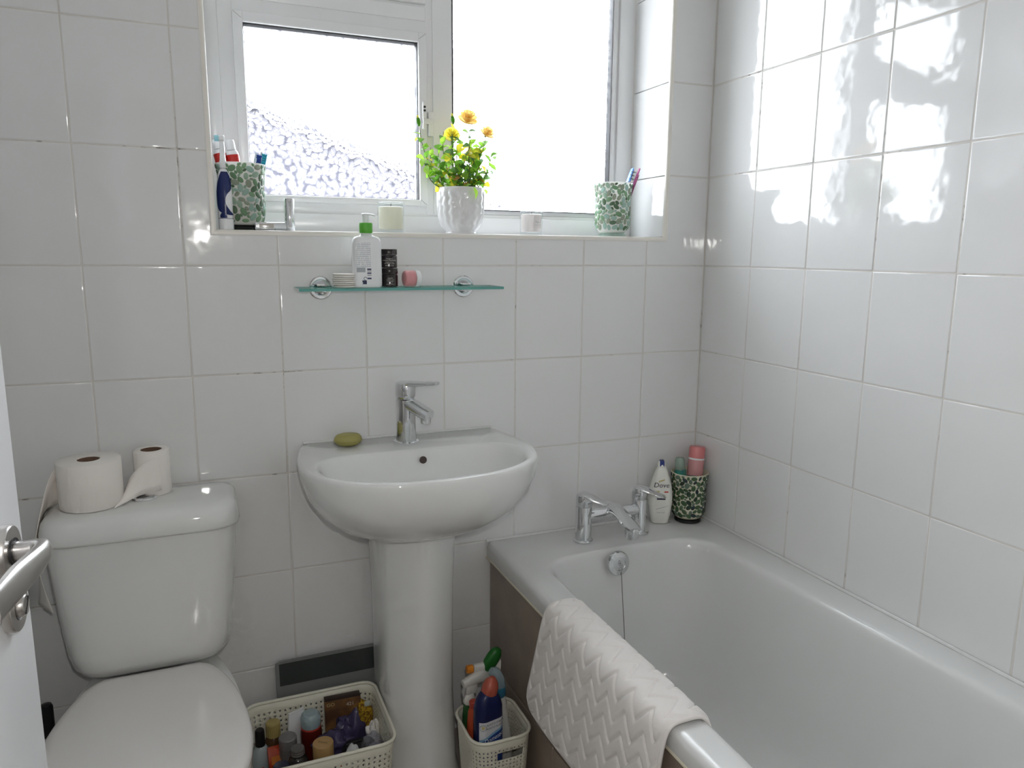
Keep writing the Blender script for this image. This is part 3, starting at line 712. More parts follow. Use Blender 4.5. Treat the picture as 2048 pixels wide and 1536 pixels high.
# ================================================================== GLASS SHELF AND WHAT STANDS ON IT
GREENEDGE = mat('glass_edge', (.10, .34, .30), .08, coat=.5)
SHELFG = thinclear('shelf_glass', (.93, .985, .965), .02, .03, (.5, .7, .65))
SHZ = 1.2455
sh = thing('glass_shelf', (-.928, 0, SHZ), 'narrow clear glass shelf on two chrome wall brackets', 'shelf')
sl = lambda vf: tr(vf, .928, 0, -SHZ)
x0, x1, yf, yb = -1.170, -.682, -.118, -.018
mk('pane', sl(join(([(x0, yf, SHZ), (x1, yf, SHZ), (x1, yb, SHZ), (x0, yb, SHZ)], [(3, 2, 1, 0)]), ([(x0, yf, SHZ + .006), (x1, yf, SHZ + .006), (x1, yb, SHZ + .006), (x0, yb, SHZ + .006)], [(0, 1, 2, 3)]))), SHELFG, sh, smooth=0)
mk('glass_edge', sl(([(x0, yf, SHZ), (x1, yf, SHZ), (x1, yb, SHZ), (x0, yb, SHZ), (x0, yf, SHZ + .006), (x1, yf, SHZ + .006), (x1, yb, SHZ + .006), (x0, yb, SHZ + .006)], [(0, 1, 5, 4), (1, 2, 6, 5), (2, 3, 7, 6), (3, 0, 4, 7)])), GREENEDGE, sh, smooth=0)
for bx in (-1.106, -.7477):
    b = mk('bracket', sl(tr(xf(lathe([(.0275, 0), (.0275, .004), (.0255, .0062), (.012, .0068), (.0115, .0065)], 40), Matrix.Rotation(PI / 2, 4, 'X')), bx, 0, SHZ + .0025)), CHROME, sh)
    mk('clamp', sl(join(rbox(bx - .012, bx + .012, -.030, -.006, SHZ + .0065, SHZ + .0125, .002), rbox(bx - .012, bx + .012, -.030, -.006, SHZ - .0075, SHZ - .0005, .002), tr(lathe([(.004, SHZ - .011), (.004, SHZ - .007)], 12), bx, -.02, 0))), CHROME, b)
ST = SHZ + .0062
WPL = mat('white_plastic', (.80, .81, .82), .3)
lot = thing('lotion_bottle', (-1.008, -.068, ST), 'white pump lotion bottle with green collar on glass shelf', 'bottle', rotz=-.08)
br_ = [rrect(.0335 * s, .0205 * s, .014 * s) for s in (.90, .98, 1, 1, .99, .94, .80, .52, .42, .40)]
mk('body', loft([at(r, z) for r, z in zip(br_, (0, .003, .008, .095, .103, .110, .1155, .118, .1195, .124))]), WPL, lot, smooth=60)
mk('collar', lathe([(.0145, .1245), (.0152, .126), (.0152, .146), (.0145, .1475), (.006, .148)], 28), mat('green_cap', (.10, .42, .04), .35), lot)
pm = mk('pump', lathe([(.0055, .147), (.0072, .148), (.0072, .165), (.0085, .1655), (.0085, .1675), (.003, .168)], 20), WPL, lot)
mk('nozzle', section(crom([(-.009, 0, .1665), (.0, 0, .1675), (.014, 0, .1665), (.0215, 0, .1645)], 4), [.0075, .007, .0055, .004], [.0022, .0022, .002, .0015]), WPL, pm)
LBL = print_lines('label_print', (.78, .80, .81), (.48, .50, .53))
pf = on_plane((0, -.0207, 0), (1, 0, 0), (0, 0, 1))
mk('label', patch(pf, -.027, .007, .045, .103, 2, 2), LBL, lot, smooth=0)
NAVY = mat('navy_ink', (.012, .016, .07), .4)
GINK = mat('grey_ink', (.36, .38, .41), .5)
mk('print_block', patch(on_plane((0, -.0208, 0), (1, 0, 0), (0, 0, 1)), -.026, -.006, .035, .046, 1, 1), GINK, lot, smooth=0)
for k, (z0, z1) in enumerate(((.040, .0435), (.0365, .039), (.0315, .0345), (.027, .0295), (.019, .0225))):
    mk('barcode_block', patch(pf, -.002, .0075, z0, z1, 1, 1), GINK if k % 2 else NAVY, lot, smooth=0)
mk('flag_mark', ([pf(u, v) for u, v in ((-.0145, .0075), (-.0035, .0075), (-.0035, .0165), (-.0145, .0165), (-.013, .0145), (-.0145, .0125), (-.0115, .0105))], [tuple(range(7))]), NAVY, lot, smooth=0)
mk('swirl_mark', tube([pf(-.0065 + .0035 * math.cos(t), .0205 + .0035 * math.sin(t)) for t in [k * .4 for k in range(13)]], .0006, 5), NAVY, lot)

JAR = mat('black_gloss', (.014, .011, .010), .14, coat=.5)
WINK = mat('pale_ink', (.62, .60, .56), .5)
def jar(loc, label, lines):
    t = thing('cream_jar', loc, label, 'jar', rotz=-.3)
    mk('jar_body', lathe([(.018, 0), (.0195, .0015), (.0195, .026), (.0185, .0285), (.017, .030)], 36), JAR, t)
    mk('lid', lathe([(.0195, .0305), (.0198, .0312), (.0198, .042), (.019, .0435), (.004, .044)], 36), JAR, t)
    for k, (bd, sz, z, m_) in enumerate(lines):
        lettering(bd, sz, m_, t, on_cyl(.0195, -PI / 2 + .12, z))
    return t
jar((-.952, -.058, ST + .0002), 'lower black cosmetic jar of the stack on glass shelf', (('vitamin', .0042, .0205, WINK), ('intensive night', .003, .0165, WINK), ('moisturising', .003, .0125, WINK), ('cream  50 ml', .0035, .0065, WINK)))
jar((-.953, -.058, ST + .0446), 'upper black cosmetic jar of the stack on glass shelf', (('Vitamin A', .0036, .0215, WINK), ('Intensive Nourishing', .0040, .0178, WINK), ('cream for face', .0032, .0135, WINK), ('and neck anti-ageing', .0030, .0105, WINK), ('50 ml   1.7 oz', .0036, .0055, WINK)))
pj = thing('cream_jar', (-.896, -.062, ST + .0195), 'small pink jar with white lid lying on glass shelf', 'jar', rot=(0, PI / 2, .12))
PINKJ = mat('pink_gloss', (.66, .30, .31), .3)
mk('jar_body', lathe([(.014, -.0235), (.0175, -.022), (.0192, -.019), (.0192, .001), (.0175, .003)], 36), PINKJ, pj)
mk('lid', lathe([(.0175, .0035), (.0195, .0042), (.0195, .0135), (.0183, .0155), (.003, .016)], 36), WPL, pj)
lettering('GLOW', .008, mat('pink_ink', (.72, .38, .40), .5), pj, on_plane((0, 0, .0162), (0, 1, 0), (-1, 0, 0)))
COTTON = mat('cotton', (.82, .79, .75), .95)
random.seed(21)
for k in range(7):   # each pad of the stack
    rr = .0275 + random.uniform(-.002, .002)
    prof_ = [(rr - .003, 0), (rr, .0012), (rr, .0030), (rr - .003, .0043), (.002, .0045)]
    c = mk('cotton_pad', lathe(prof_, 28), COTTON, loc=(-1.058 + random.uniform(-.003, .003), -.062 + random.uniform(-.003, .003), ST + .0002 + k * .0046),
           label=('bottom', 'second lowest', 'third lowest', 'middle', 'third highest', 'second highest', 'topmost')[k] + ' white cotton pad in the stack on the glass shelf', cat='cotton pad', group='stack of cotton pads on the shelf')

# ================================================================== MOSAIC TUMBLERS
def dome(n=10):
    V = [(math.cos(2 * PI * i / n), math.sin(2 * PI * i / n), -.3) for i in range(n)] + [(.93 * math.cos(2 * PI * i / n), .93 * math.sin(2 * PI * i / n), .45) for i in range(n)] + [(.55 * math.cos(2 * PI * i / n), .55 * math.sin(2 * PI * i / n), .88) for i in range(n)] + [(0, 0, 1)]
    Fc = []
    for k in range(2):
        for i in range(n):
            j = (i + 1) % n; Fc.append((k * n + i, k * n + j, (k + 1) * n + j, (k + 1) * n + i))
    Fc += [(2 * n + i, 2 * n + (i + 1) % n, 3 * n) for i in range(n)]
    return V, Fc
CUPP = [(.036, .012), (.040, .016), (.0455, .024), (.0490, .036), (.0500, .055), (.0495, .080), (.0495, .105), (.0510, .125), (.0535, .140), (.0555, .150)]
def cup_r(z):
    for (r0, z0), (r1, z1) in zip(CUPP, CUPP[1:]):
        if z <= z1: return r0 + (r1 - r0) * (z - z0) / (z1 - z0), (r1 - r0) / (z1 - z0)
    return CUPP[-1][0], .3
def pebble_layout(seed):
    """big pebbles first, then ever smaller ones into the gaps"""
    rnd = random.Random(seed); out_ = []
    for lo, hi, n in ((.0092, .0104, 900), (.0080, .0092, 1500), (.0068, .0080, 2500), (.0055, .0068, 3500), (.0042, .0055, 4500)):
        for _ in range(n):
            a = rnd.uniform(lo, hi); b = a * rnd.uniform(.60, .74)
            th = rnd.uniform(0, 2 * PI); z = rnd.uniform(.021, .1455); ro = PI / 2 + rnd.uniform(-1.0, 1.0) if rnd.random() < .75 else rnd.uniform(-.5, .5)
            r, _s = cup_r(z)
            ext = math.hypot(a * math.sin(ro), b * math.cos(ro))
            if z + ext > .1495 or z - ext < .0155: continue
            ok = True
            for (th2, z2, a2, b2, ro2) in out_:
                du = ((th - th2 + PI) % (2 * PI) - PI) * r; dz_ = z - z2
                if abs(du) > .021 or abs(dz_) > .021: continue
                d = math.hypot(du, dz_); an = math.atan2(dz_, du)
                e1 = a * b / math.hypot(b * math.cos(an - ro), a * math.sin(an - ro)); e2 = a2 * b2 / math.hypot(b2 * math.cos(an - ro2), a2 * math.sin(an - ro2))
                if d < (e1 + e2) * .90 + .0002: ok = False; break
            if ok: out_.append((th, z, a, b, ro))
    return out_
PEB = [leafmat('pebble_%d' % i, c, .35) for i, c in enumerate(((.17, .30, .17), (.24, .38, .23), (.11, .19, .11), (.32, .44, .34), (.34, .48, .42), (.30, .34, .26)))]
PEBD = [mat('pebble_dark_%d' % i, c, .18) for i, c in enumerate(((.045, .095, .045), (.08, .14, .075), (.028, .055, .035), (.12, .175, .13), (.03, .05, .055), (.06, .11, .05)))]
DOME = {}
def tumbler(loc, label, seed, grout, pebs, footm, rotz=0):
    t = thing('mosaic_tumbler', loc, label, 'tumbler', rotz=rotz, group='green pebble mosaic tumblers')
    pr_ = CUPP + [(.0535, .1505), (.0505, .140), (.0475, .12), (.0465, .06), (.040, .022), (.002, .020)]
    mk('cup', lathe(pr_, 48), grout, t, smooth=60)
    mk('foot', lathe([(.038, 0), (.0395, .002), (.0385, .007), (.0345, .010), (.0355, .0125)], 40), footm, t)
    for th, z, a, b, ro in pebble_layout(seed):
        i = random.randrange(6); key = pebs[i].name
        if key not in DOME: DOME[key] = data(dome(), pebs[i], 60, 'pebble')
        o = bpy.data.objects.new('pebble', DOME[key]); link(o, t)
        r, s_ = cup_r(z); n = Vector((math.cos(th), math.sin(th), -s_)).normalized(); uu = Vector((-math.sin(th), math.cos(th), 0)); vv = n.cross(uu)
        x_ = uu * math.cos(ro) + vv * math.sin(ro); y_ = n.cross(x_)
        mm = Matrix((x_ * a, y_ * b, n * .0017)).transposed().to_4x4(); mm.translation = Vector((r * math.cos(th), r * math.sin(th), z)) - n * .0001
        o.matrix_local = mm
    return t
GLIGHT = leafmat('mosaic_grout_light', (.74, .73, .67), .4)
GCREAM = mat('mosaic_grout_cream', (.62, .60, .46), .5)
FOOTG = thinclear('foot_glass', (.45, .62, .52), .03, .35, (.10, .16, .13))
FOOTD = mat('foot_dark', (.012, .015, .014), .12)
FOOTC = thinclear('foot_clear', (.78, .88, .82), .03, .25, (.5, .62, .55))
SZ = WZ0 + .0004
CL = (-1.268, .066, SZ); CR = (-.262, .090, SZ); CB = (-.062, -.064, BZ + .0015)
tumbler(CL, 'green pebble mosaic tumbler holding toothbrushes on the window sill', 3, GLIGHT, PEB, FOOTD)
tumbler(CR, 'green pebble mosaic tumbler holding a comb on the window sill', 11, GLIGHT, PEB, FOOTC)
tumbler(CB, 'dark green pebble mosaic tumbler in the bathtub corner', 5, GCREAM, PEBD, FOOTD)

# ---- in the sill tumblers
def aim(d):
    d = Vector(d).normalized(); return d.to_track_quat('Z', 'Y').to_euler()
def stick(name, base, tip, label, cat, group=None):
    b, t_ = Vector(base), Vector(tip); o = thing(name, b, label, cat, group=group, rot=aim(t_ - b)); return o, (t_ - b).length
RED = mat('tube_red', (.50, .025, .02), .3)
def paste(base, tip, label, spin=0.0):
    o, L = stick('toothpaste_tube', base, tip, label, 'toothpaste', 'toothpaste tubes in the sill tumbler')
    rs = []
    for z, hx, hy in ((.0, .020, .0015), (L * .3, .019, .010), (L * .82, .0150, .0145)):
        rs.append(at(rrect(hx, hy, min(hx, hy) * .9), z))
    q = lambda vf: rotm(vf, 'Z', spin)
    mk('tube', q(loft(rs)), RED, o, smooth=60)
    mk('shoulder', q(loft([at(rrect(.0148, .0143, .0128), L * .821), at(rrect(.0125, .0125, .011), L * .86), at(rrect(.0105, .0105, .0094), L * .875)])), WPL, o, smooth=60)
    mk('cap', lathe([(.0105, L * .88), (.0098, L * .99), (.0085, L), (.002, L)], 20), WPL, o)
paste((-1.262, .085, SZ + .022), (-1.288, .084, SZ + .205), 'red and white toothpaste tube behind the electric toothbrush')
paste((-1.285, .062, SZ + .022), (-1.316, .092, SZ + .205), 'red toothpaste tube wedged against the tumbler rim near the wall', .5)
def toothbrush(base, tip, m, bm_, label, bdir):
    o, L = stick('toothbrush', base, tip, label, 'toothbrush', 'toothbrushes in the sill tumbler')
    mk('handle', section([Vector((0, 0, z)) for z in (0, L * .3, L * .6, L * .8, L - .03, L - .015, L)], [.006, .0065, .005, .0032, .0055, .006, .003], [.004, .005, .004, .003, .0026, .0026, .002], up=(0, 1, 0)), m, o)
    tf = []
    for i in range(2):
        for k in range(5):
            tf.append(tr(lathe([(.0027, 0), (.0029, .012)], 7), -.0030 + i * .0060, 0, 0))
            a = tf.pop(); tf.append(tr(xf(a, Matrix.Rotation(bdir * PI / 2, 4, 'X')), 0, 0, L - .027 + k * .0055))
    mk('bristles', join(*tf), bm_, o)
toothbrush((-1.262, .066, SZ + .022), (-1.231, .072, SZ + .178), mat('clear_blue', (.55, .70, .80), .2), mat('bristle_navy', (.02, .06, .30), .5), 'toothbrush with navy bristles in the sill tumbler', 1)
toothbrush((-1.255, .075, SZ + .022), (-1.218, .084, SZ + .182), mat('pale_handle', (.75, .80, .82), .25), mat('bristle_aqua', (.03, .38, .52), .5), 'toothbrush with aqua bristles in the sill tumbler', 1)
ch_ = thing('electric_toothbrush', (-1.307, .028, SZ), 'blue and white electric toothbrush standing on the window sill', 'toothbrush')
WB = mat('brush_white', (.82, .83, .84), .25); BB = mat('brush_blue', (.010, .022, .115), .25)
mk('base', lathe([(.0158, 0), (.0165, .002), (.0163, .024), (.0160, .0245)], 32), WB, ch_)
bp_ = [(.0158, .0255), (.0165, .032), (.0172, .060), (.0170, .085), (.0155, .105), (.0130, .120), (.0095, .131), (.006, .136)]
body = mk('body', lathe(bp_, 36), WB, ch_, smooth=60)
def bod_r(z):
    for (r0, z0), (r1, z1) in zip(bp_, bp_[1:]):
        if z <= z1: return r0 + (r1 - r0) * (z - z0) / (z1 - z0)
    return .006
def wrapb(pts, off=.0006):
    fn = lambda u, v: ((bod_r(v) + off) * math.cos(-PI / 2 + u / .017), (bod_r(v) + off) * math.sin(-PI / 2 + u / .017), v)
    A, B = crom([(p[0], p[2], 0) for p in pts], 8), crom([(p[1], p[2], 0) for p in pts], 8); V = []; Fc = []
    for a, b in zip(A, B):
        for k in range(9): V.append(fn(a.x + (b.x - a.x) * k / 8, a.y))
    for i in range(len(A) - 1):
        for k in range(8): q = i * 9 + k; Fc.append((q, q + 1, q + 10, q + 9))
    return V, Fc
mk('blue_grip', wrapb([(-.010, .012, .128), (-.016, .018, .112), (-.022, .016, .092), (-.024, .004, .078), (-.0235, .0, .066), (-.022, .002, .054), (-.016, .010, .042), (-.004, .018, .035), (.008, .020, .0325)]), BB, body, smooth=60)
mk('blue_foot', wrapb([(-.014, .002, .026), (-.014, .002, .031), (-.011, -.001, .036), (-.007, -.005, .0385)]), BB, body, smooth=60)
mk('blue_line', lathe([(.0164, .0245), (.0164, .0255)], 32), BB, ch_)
mk('neck', lathe([(.0078, .1362), (.0080, .150), (.0066, .153), (.0055, .17), (.0048, .196)], 20), WB, ch_)
hb = mk('brush_head', tr(xf(lathe([(.0072, -.006), (.0078, -.004), (.0078, .004), (.006, .006)], 20), Matrix.Rotation(PI / 2, 4, 'Y')), 0, 0, .2005), WB, ch_)
mk('bristles', tr(xf(lathe([(.0068, .006), (.0066, .0155)], 18), Matrix.Rotation(-PI / 2, 4, 'Y')), 0, 0, .2005), leafmat('bristle_pale_blue', (.42, .66, .80)), hb)

hk = thing('wall_holder', (-1.166, .036, SZ), 'chrome holder with an upright post lying on the window sill', 'holder')
mk('post', lathe([(.0108, 0), (.0113, .001), (.0113, .073), (.0106, .0742), (.002, .0745)], 32), CHROME, hk)
mk('arm', rbox(-.080, -.008, -.008, .010, .001, .0195, .003), CHROME, hk)
mk('foot_plate', tr(lathe([(.018, 0), (.019, .001), (.019, .017), (.0175, .0192)], 32), -.065, .014, 0), CHROME, hk)

def candle(loc, r, h, wax, label, waxcol, clear):
    t = thing('candle', loc, label, 'candle', group='candles on the window sill')
    mk('glass', lathe([(r * .97, 0), (r, .002), (r, h), (r - .0015, h + .0005), (r - .0028, h), (r - .0028, .009), (.002, .008)], 40), clear, t, smooth=50)
    w_ = mk('wax', lathe([(r - .0034, .0095), (r - .0034, wax - .001), (r - .006, wax), (.002, wax - .001)], 36), leafmat('wax_%s' % label[:5], waxcol, .3), t)
    mk('wick', tube([(0, 0, wax - .002), (.001, 0, wax + .008)], .0009, 6), BLACKR, w_)
    return t
CGL = thinclear('candle_glass', (.96, .975, .975), .02, .05)
candle((-.917, .062, SZ), .0335, .075, .064, 'cream candle in clear glass between the plant and toothbrushes', (.80, .74, .60), CGL)
c2 = candle((-.530, .062, SZ), .0310, .064, .056, 'pale pink labelled candle between the plant and comb tumbler', (.80, .70, .67), CGL)
fnc = on_cyl(.0310, -PI / 2 + .12, 0)
CLB = mat('label_paper', (.76, .73, .71), .6)
mk('label', patch(on_cyl(.0310, -PI / 2 + .12, 0, .0003), -.010, .015, .018, .052, 8, 1), CLB, c2, smooth=60)
lettering('No.1', .0085, GINK, c2, on_cyl(.0310, -PI / 2 + .22, .0345, .0006)); lettering('scented candle', .0035, GINK, c2, on_cyl(.0310, -PI / 2 + .22, .027, .0006))

# ---- right sill tumbler: brush, comb, razor handle
cm = stick('hair_brush', (CR[0] + .0, CR[1], SZ + .023), (CR[0] + .060, CR[1] - .004, SZ + .195), 'blue vented hair brush with black bristles in the sill tumbler', 'hair brush')
o, L = cm
mk('handle', section([Vector((0, 0, z)) for z in (0, L * .35, L * .55, L * .8, L * .97, L)], [.006, .006, .0075, .010, .009, .004], [.0035, .004, .004, .004, .0035, .002], up=(0, 1, 0)), mat('brush_body_blue', (.10, .27, .70), .3), o)
bs = []
for k in range(9):
    for y in (-.004, .003): bs.append(tr(rotm(lathe([(.0012, 0), (.0009, .017)], 6), 'Y', -PI / 2 - .15), -.005, y, L * .5 + k * L * .055))
mk('bristles', join(*bs), BLACKR, o)
o, L = stick('comb', (CR[0] + .008, CR[1] - .012, SZ + .023), (CR[0] + .074, CR[1] - .018, SZ + .194), 'magenta comb leaning in the tumbler with the hair brush', 'comb')
MAG = mat('magenta_plastic', (.42, .06, .22), .3)
mk('spine', section([Vector((0, 0, z)) for z in (0, L * .3, L * .6, L * .9, L * .985, L)], [.0045, .005, .005, .0058, .0052, .0025], [.002, .0022, .0022, .0022, .002, .0012], up=(0, 1, 0)), MAG, o)
mk('teeth', join(*[tr(box(-.013, -.003, -.0012, .0012, 0, .0012), 0, 0, L * .3 + k * .0024) for k in range(int(L * .6 / .0024))]), MAG, o)

# ================================================================== ROSE IN A POT
PL = (-.723, .088, SZ)
random.seed(5)
rose = thing('potted_rose', PL, 'yellow miniature rose in a white ribbed pot on the sill', 'plant')
POT = mat('pot_glaze', (.74, .735, .735), .08, coat=.4)
prp = [(.040, 0), (.0415, .003), (.040, .006), (.0425, .010), (.052, .022), (.0585, .042), (.0612, .070), (.0618, .100), (.0622, .118), (.0612, .1195), (.0592, .119), (.0585, .10), (.055, .05), (.04, .02)]
rgs = []
SEG = 96
for k, (r, z) in enumerate(prp):
    rw = []
    for i in range(SEG):
        t = 2 * PI * i / SEG; a = 0
        if .012 < z < .112 and k < 9:
            a = .0016 * abs(math.sin(t * 11 + .35 * math.sin(z * 190)))
        rw.append(((r + a) * math.cos(t), (r + a) * math.sin(t), z))
    rgs.append(rw)
# finer vertical steps in the ribbed part
fine = []
for k in range(len(prp) - 1):
    (r0, z0), (r1, z1) = prp[k], prp[k + 1]; m_ = max(1, int(abs(z1 - z0) / .004)) if k < 9 else 1
    for q in range(m_):
        f_ = q / m_; fine.append((r0 + (r1 - r0) * f_, z0 + (z1 - z0) * f_, k < 9))
fine.append((*prp[-1], False)); rgs = []
for r, z, rib in fine:
    rw = []
    for i in range(SEG):
        t = 2 * PI * i / SEG; a = 0
        if rib and .010 < z < .113:
            env = min(1, (z - .010) / .01, (.113 - z) / .006); a = .0042 * env * (abs(math.sin(t * 9 + .45 * math.sin(z * 260))) - .5)
        rw.append(((r + a) * math.cos(t), (r + a) * math.sin(t), z))
    rgs.append(rw)
mk('pot', loft(rgs), POT, rose, smooth=50)
mk('soil', lathe([(.0575, .100), (.057, .103), (.03, .106), (.002, .107)], 32), mat('soil', (.045, .03, .02), .95), rose)
LG = [leafmat('leaf_%d' % i, c, .58) for i, c in enumerate(((.13, .30, .04), (.22, .42, .05), (.08, .17, .06), (.30, .50, .06), (.62, .54, .05), (.50, .26, .06)))]
STEM = leafmat('stem_green', (.14, .17, .06), .1)
def leaf_vf():
    n = 6; V = []; Fc = []
    for i in range(n + 1):
        t = i / n; wd = .36 * math.sin(PI * min(1, t * .93 + .04)) ** .8 * (1 - .25 * t); b = .10 * math.sin(PI * t)
        V += [(-wd, t, b + wd * .28), (0, t, b), (wd, t, b + wd * .28)]
    for i in range(n):
        q = i * 3; Fc += [(q, q + 1, q + 4, q + 3), (q + 1, q + 2, q + 5, q + 4)]
    return V, Fc
LM = [data(leaf_vf(), m_, 180, 'leaf') for m_ in LG]
def put_leaf(p, d, size, i):
    o = bpy.data.objects.new('leaf', LM[i]); link(o, rose)
    y_ = Vector(d).normalized(); up_ = Vector((random.uniform(-.6, .6), random.uniform(-1, .2), random.uniform(.2, 1)))
    x_ = y_.cross(up_).normalized(); z_ = x_.cross(y_)
    mm = (Matrix((x_, y_, z_)).transposed() * size).to_4x4(); mm.translation = p; o.matrix_local = mm
W2 = lambda x, y, z: Vector((x - PL[0], y - PL[1], z - PL[2]))
FL = [(-.704, .085, 1.672), (-.653, .080, 1.640), (-.746, .09, 1.630), (-.690, .10, 1.592)]
BUD = [(-.837, .075, 1.650), (-.748, .07, 1.660)]
ends = FL + BUD + [(-.829, .06, 1.565), (-.640, .075, 1.605), (-.645, .09, 1.55), (-.80, .10, 1.60), (-.775, .11, 1.61), (-.72, .12, 1.60), (-.67, .06, 1.57), (-.71, .05, 1.60), (-.765, .05, 1.585), (-.69, .11, 1.62), (-.78, .08, 1.56), (-.735, .06, 1.56), (-.73, .09, 1.645), (-.70, .07, 1.635), (-.765, .10, 1.64), (-.672, .10, 1.60), (-.665, .10, 1.63)]
for ei, ep in enumerate(ends):
    e_ = W2(*ep); s_ = Vector((e_.x * .35 + random.uniform(-.012, .012), random.uniform(-.02, .02), .104))
    m1 = s_.lerp(e_, .35) + Vector((random.uniform(-.008, .008), 0, -.002)) + Vector((e_.x * .15, 0, 0)); m2 = s_.lerp(e_, .7) + Vector((random.uniform(-.008, .008) + e_.x * .1, 0, 0))
    path = crom([s_, m1, m2, e_], 6)
    mk('stem', tube(path, [.0016 - .0008 * k / (len(path) - 1) for k in range(len(path))], 6), STEM, rose, smooth=180)
    cnt = 9 if ei < 6 else 9
    for k in range(cnt):
        q = int((.22 + .74 * k / cnt) * (len(path) - 1)); p = path[q]
        for lf in range(2 if k % 2 else 1):
            d = Vector((random.uniform(-1, 1), random.uniform(-1, .6), random.uniform(-.6, .8)))
            put_leaf(p, d, random.uniform(.018, .029), random.choices(range(6), (5, 6, 4, 4, 4 if ei > 1 else 2, .6))[0])
for p, d, s_, i in (((-.829, .06, 1.565), (-.3, -.5, -.6), .028, 3), ((-.829, .06, 1.565), (-.7, -.2, .1), .026, 3), ((-.829, .06, 1.560), (.5, -.3, -.5), .026, 1), ((-.824, .06, 1.55), (.1, -.5, -.9), .028, 3),
                    ((-.712, .019, 1.497), (.12, -.15, -1), .030, 3), ((-.716, .022, 1.503), (-.9, -.4, -.2), .017, 1), ((-.705, .022, 1.503), (.9, -.4, -.25), .018, 1), ((-.753, .05, 1.515), (-.8, -.2, .3), .02, 5), ((-.753, .05, 1.515), (.6, -.3, .3), .018, 5),
                    ((-.690, .09, 1.592), (.3, -.4, -.8), .034, 4), ((-.690, .09, 1.592), (.8, -.3, .1), .03, 4), ((-.690, .09, 1.60), (-.6, -.4, -.5), .03, 4), ((-.746, .08, 1.622), (.5, -.3, .4), .024, 4)):
    put_leaf(W2(*p), d, s_, i)
PET = [leafmat('petal_peach', (.90, .56, .20), .5), leafmat('petal_yellow', (.92, .72, .12), .5)]
def flower(c, r, m_, tilt):
    V = []; Fc = []
    for L_, (cnt, rr, op, hh) in enumerate(((3, .35, .25, .95), (4, .6, .5, .95), (5, .9, .85, .75), (5, 1.05, 1.25, .45))):
        for k in range(cnt):
            a0 = 2 * PI * k / cnt + L_ * .7; sp_ = 2 * PI / cnt * .72; b = len(V)
            for i in range(5):
                for j in range(5):
                    u = (j / 4 - .5) * 2 * sp_ * (math.sin(PI * (.22 + .6 * i / 4)) ** .7); t = i / 4
                    ra = rr * (.12 + .88 * math.sin(t * op * 1.25 + .05) / max(.3, math.sin(op * 1.25))) * r; zz = hh * r * t - .12 * r * L_
                    V.append((ra * math.cos(a0 + u), ra * math.sin(a0 + u), zz))
            for i in range(4):
                for j in range(4): q = b + i * 5 + j; Fc.append((q, q + 1, q + 6, q + 5))
    o = mk('flower', (V, Fc), m_, rose, loc=W2(*c), rot=tilt, smooth=180)
    mk('sepal', lathe([(.002, -.010), (.0035, -.006), (.0045, -.001), (.004, .001)], 10), LG[2], o)
flower(FL[0], .025, PET[0], (.55, .1, 0)); flower(FL[1], .019, PET[0], (.5, .45, 0)); flower(FL[2], .021, PET[1], (.7, -.3, 0))
for c in BUD:
    bd_ = mk('bud', lathe([(.0015, -.004), (.0045, .002), (.0055, .008), (.004, .015), (.001, .02)], 12), LG[0], rose, loc=W2(*c), rot=(.2, -.25, 0))
    mk('tip', lathe([(.0035, .013), (.003, .018), (.001, .023)], 10), PET[1], bd_)

# ================================================================== BATHTUB CORNER
dv = thing('shower_gel_bottle', (-.152, -.050, BZ + .0015), 'white shower gel bottle with dark blue cap on the bathtub rim', 'bottle', rotz=-.45)
DW = mat('gel_white', (.80, .79, .74), .25)
dpr = [(0, .0235, .0155), (.003, .0262, .0175), (.03, .0310, .0195), (.06, .0348, .0205), (.085, .0350, .0205), (.11, .0318, .0195), (.135, .0255, .018), (.155, .0190, .0155), (.166, .0140, .0130), (.170, .0125, .0120)]
mk('body', loft([at(rrect(hx, hy, hy * .92), z) for z, hx, hy in dpr]), DW, dv, smooth=70)
mk('neck_cap', loft([at(rrect(.0122, .0118, .0105), .1705), at(rrect(.0105, .0105, .0095), .184), at(rrect(.0085, .0085, .0075), .1865)]), DW, dv, smooth=60)
BLU = mat('cap_blue', (.012, .03, .19), .35)
mk('blue_cap', loft([at(rrect(.0075, .0109, .003), .1695), at(rrect(.0068, .0112, .003), .1845), at(rrect(.006, .0095, .003), .1885)]), BLU, dv, smooth=60)
def dfront(z):
    for (z0, a0, b0), (z1, a1, b1) in zip(dpr, dpr[1:]):
        if z <= z1: return b0 + (b1 - b0) * (z - z0) / (z1 - z0)
    return .012
def dfn(z0, off=.0005): return lambda u, v: (u, -(dfront(z0 + v)) * (1 - .28 * min(1, (abs(u) / .034)) ** 3) - off, z0 + v)
DINK = mat('dark_blue_ink', (.01, .015, .05), .4); GOLD = mat('gold_ink', (.52, .44, .20), .4); REDI = mat('red_ink', (.55, .06, .04), .4)
lettering('Dove', .0205, DINK, dv, dfn(.118), shear=.12); 
mk('dove_emblem', patch(lambda u, v: dfn(.132)(u, v + u * .35), -.009, .008, -.002, .0025, 6, 2), GOLD, dv, smooth=0)
mk('round_mark', patch(dfn(.099), -.016, -.006, -.003, .003, 5, 2), GOLD, dv, smooth=0)
mk('red_mark', patch(dfn(.0985), .008, .0195, -.002, .0022, 5, 1), REDI, dv, smooth=0)
lettering('deeply', .0072, DINK, dv, lambda u, v: dfn(.0905)(u - .008, v)); lettering('nourishing', .0072, DINK, dv, lambda u, v: dfn(.0835)(u - .002, v))
mk('blue_bar', patch(dfn(.077), -.013, .012, -.002, .002, 6, 1), DINK, dv, smooth=0)
mk('swoosh', patch(lambda u, v: dfn(.050)(u, v + u * .32), -.014, .020, -.0007, .0007, 10, 1), GINK, dv, smooth=0)
lettering('body wash', .0055, GINK, dv, dfn(.036))

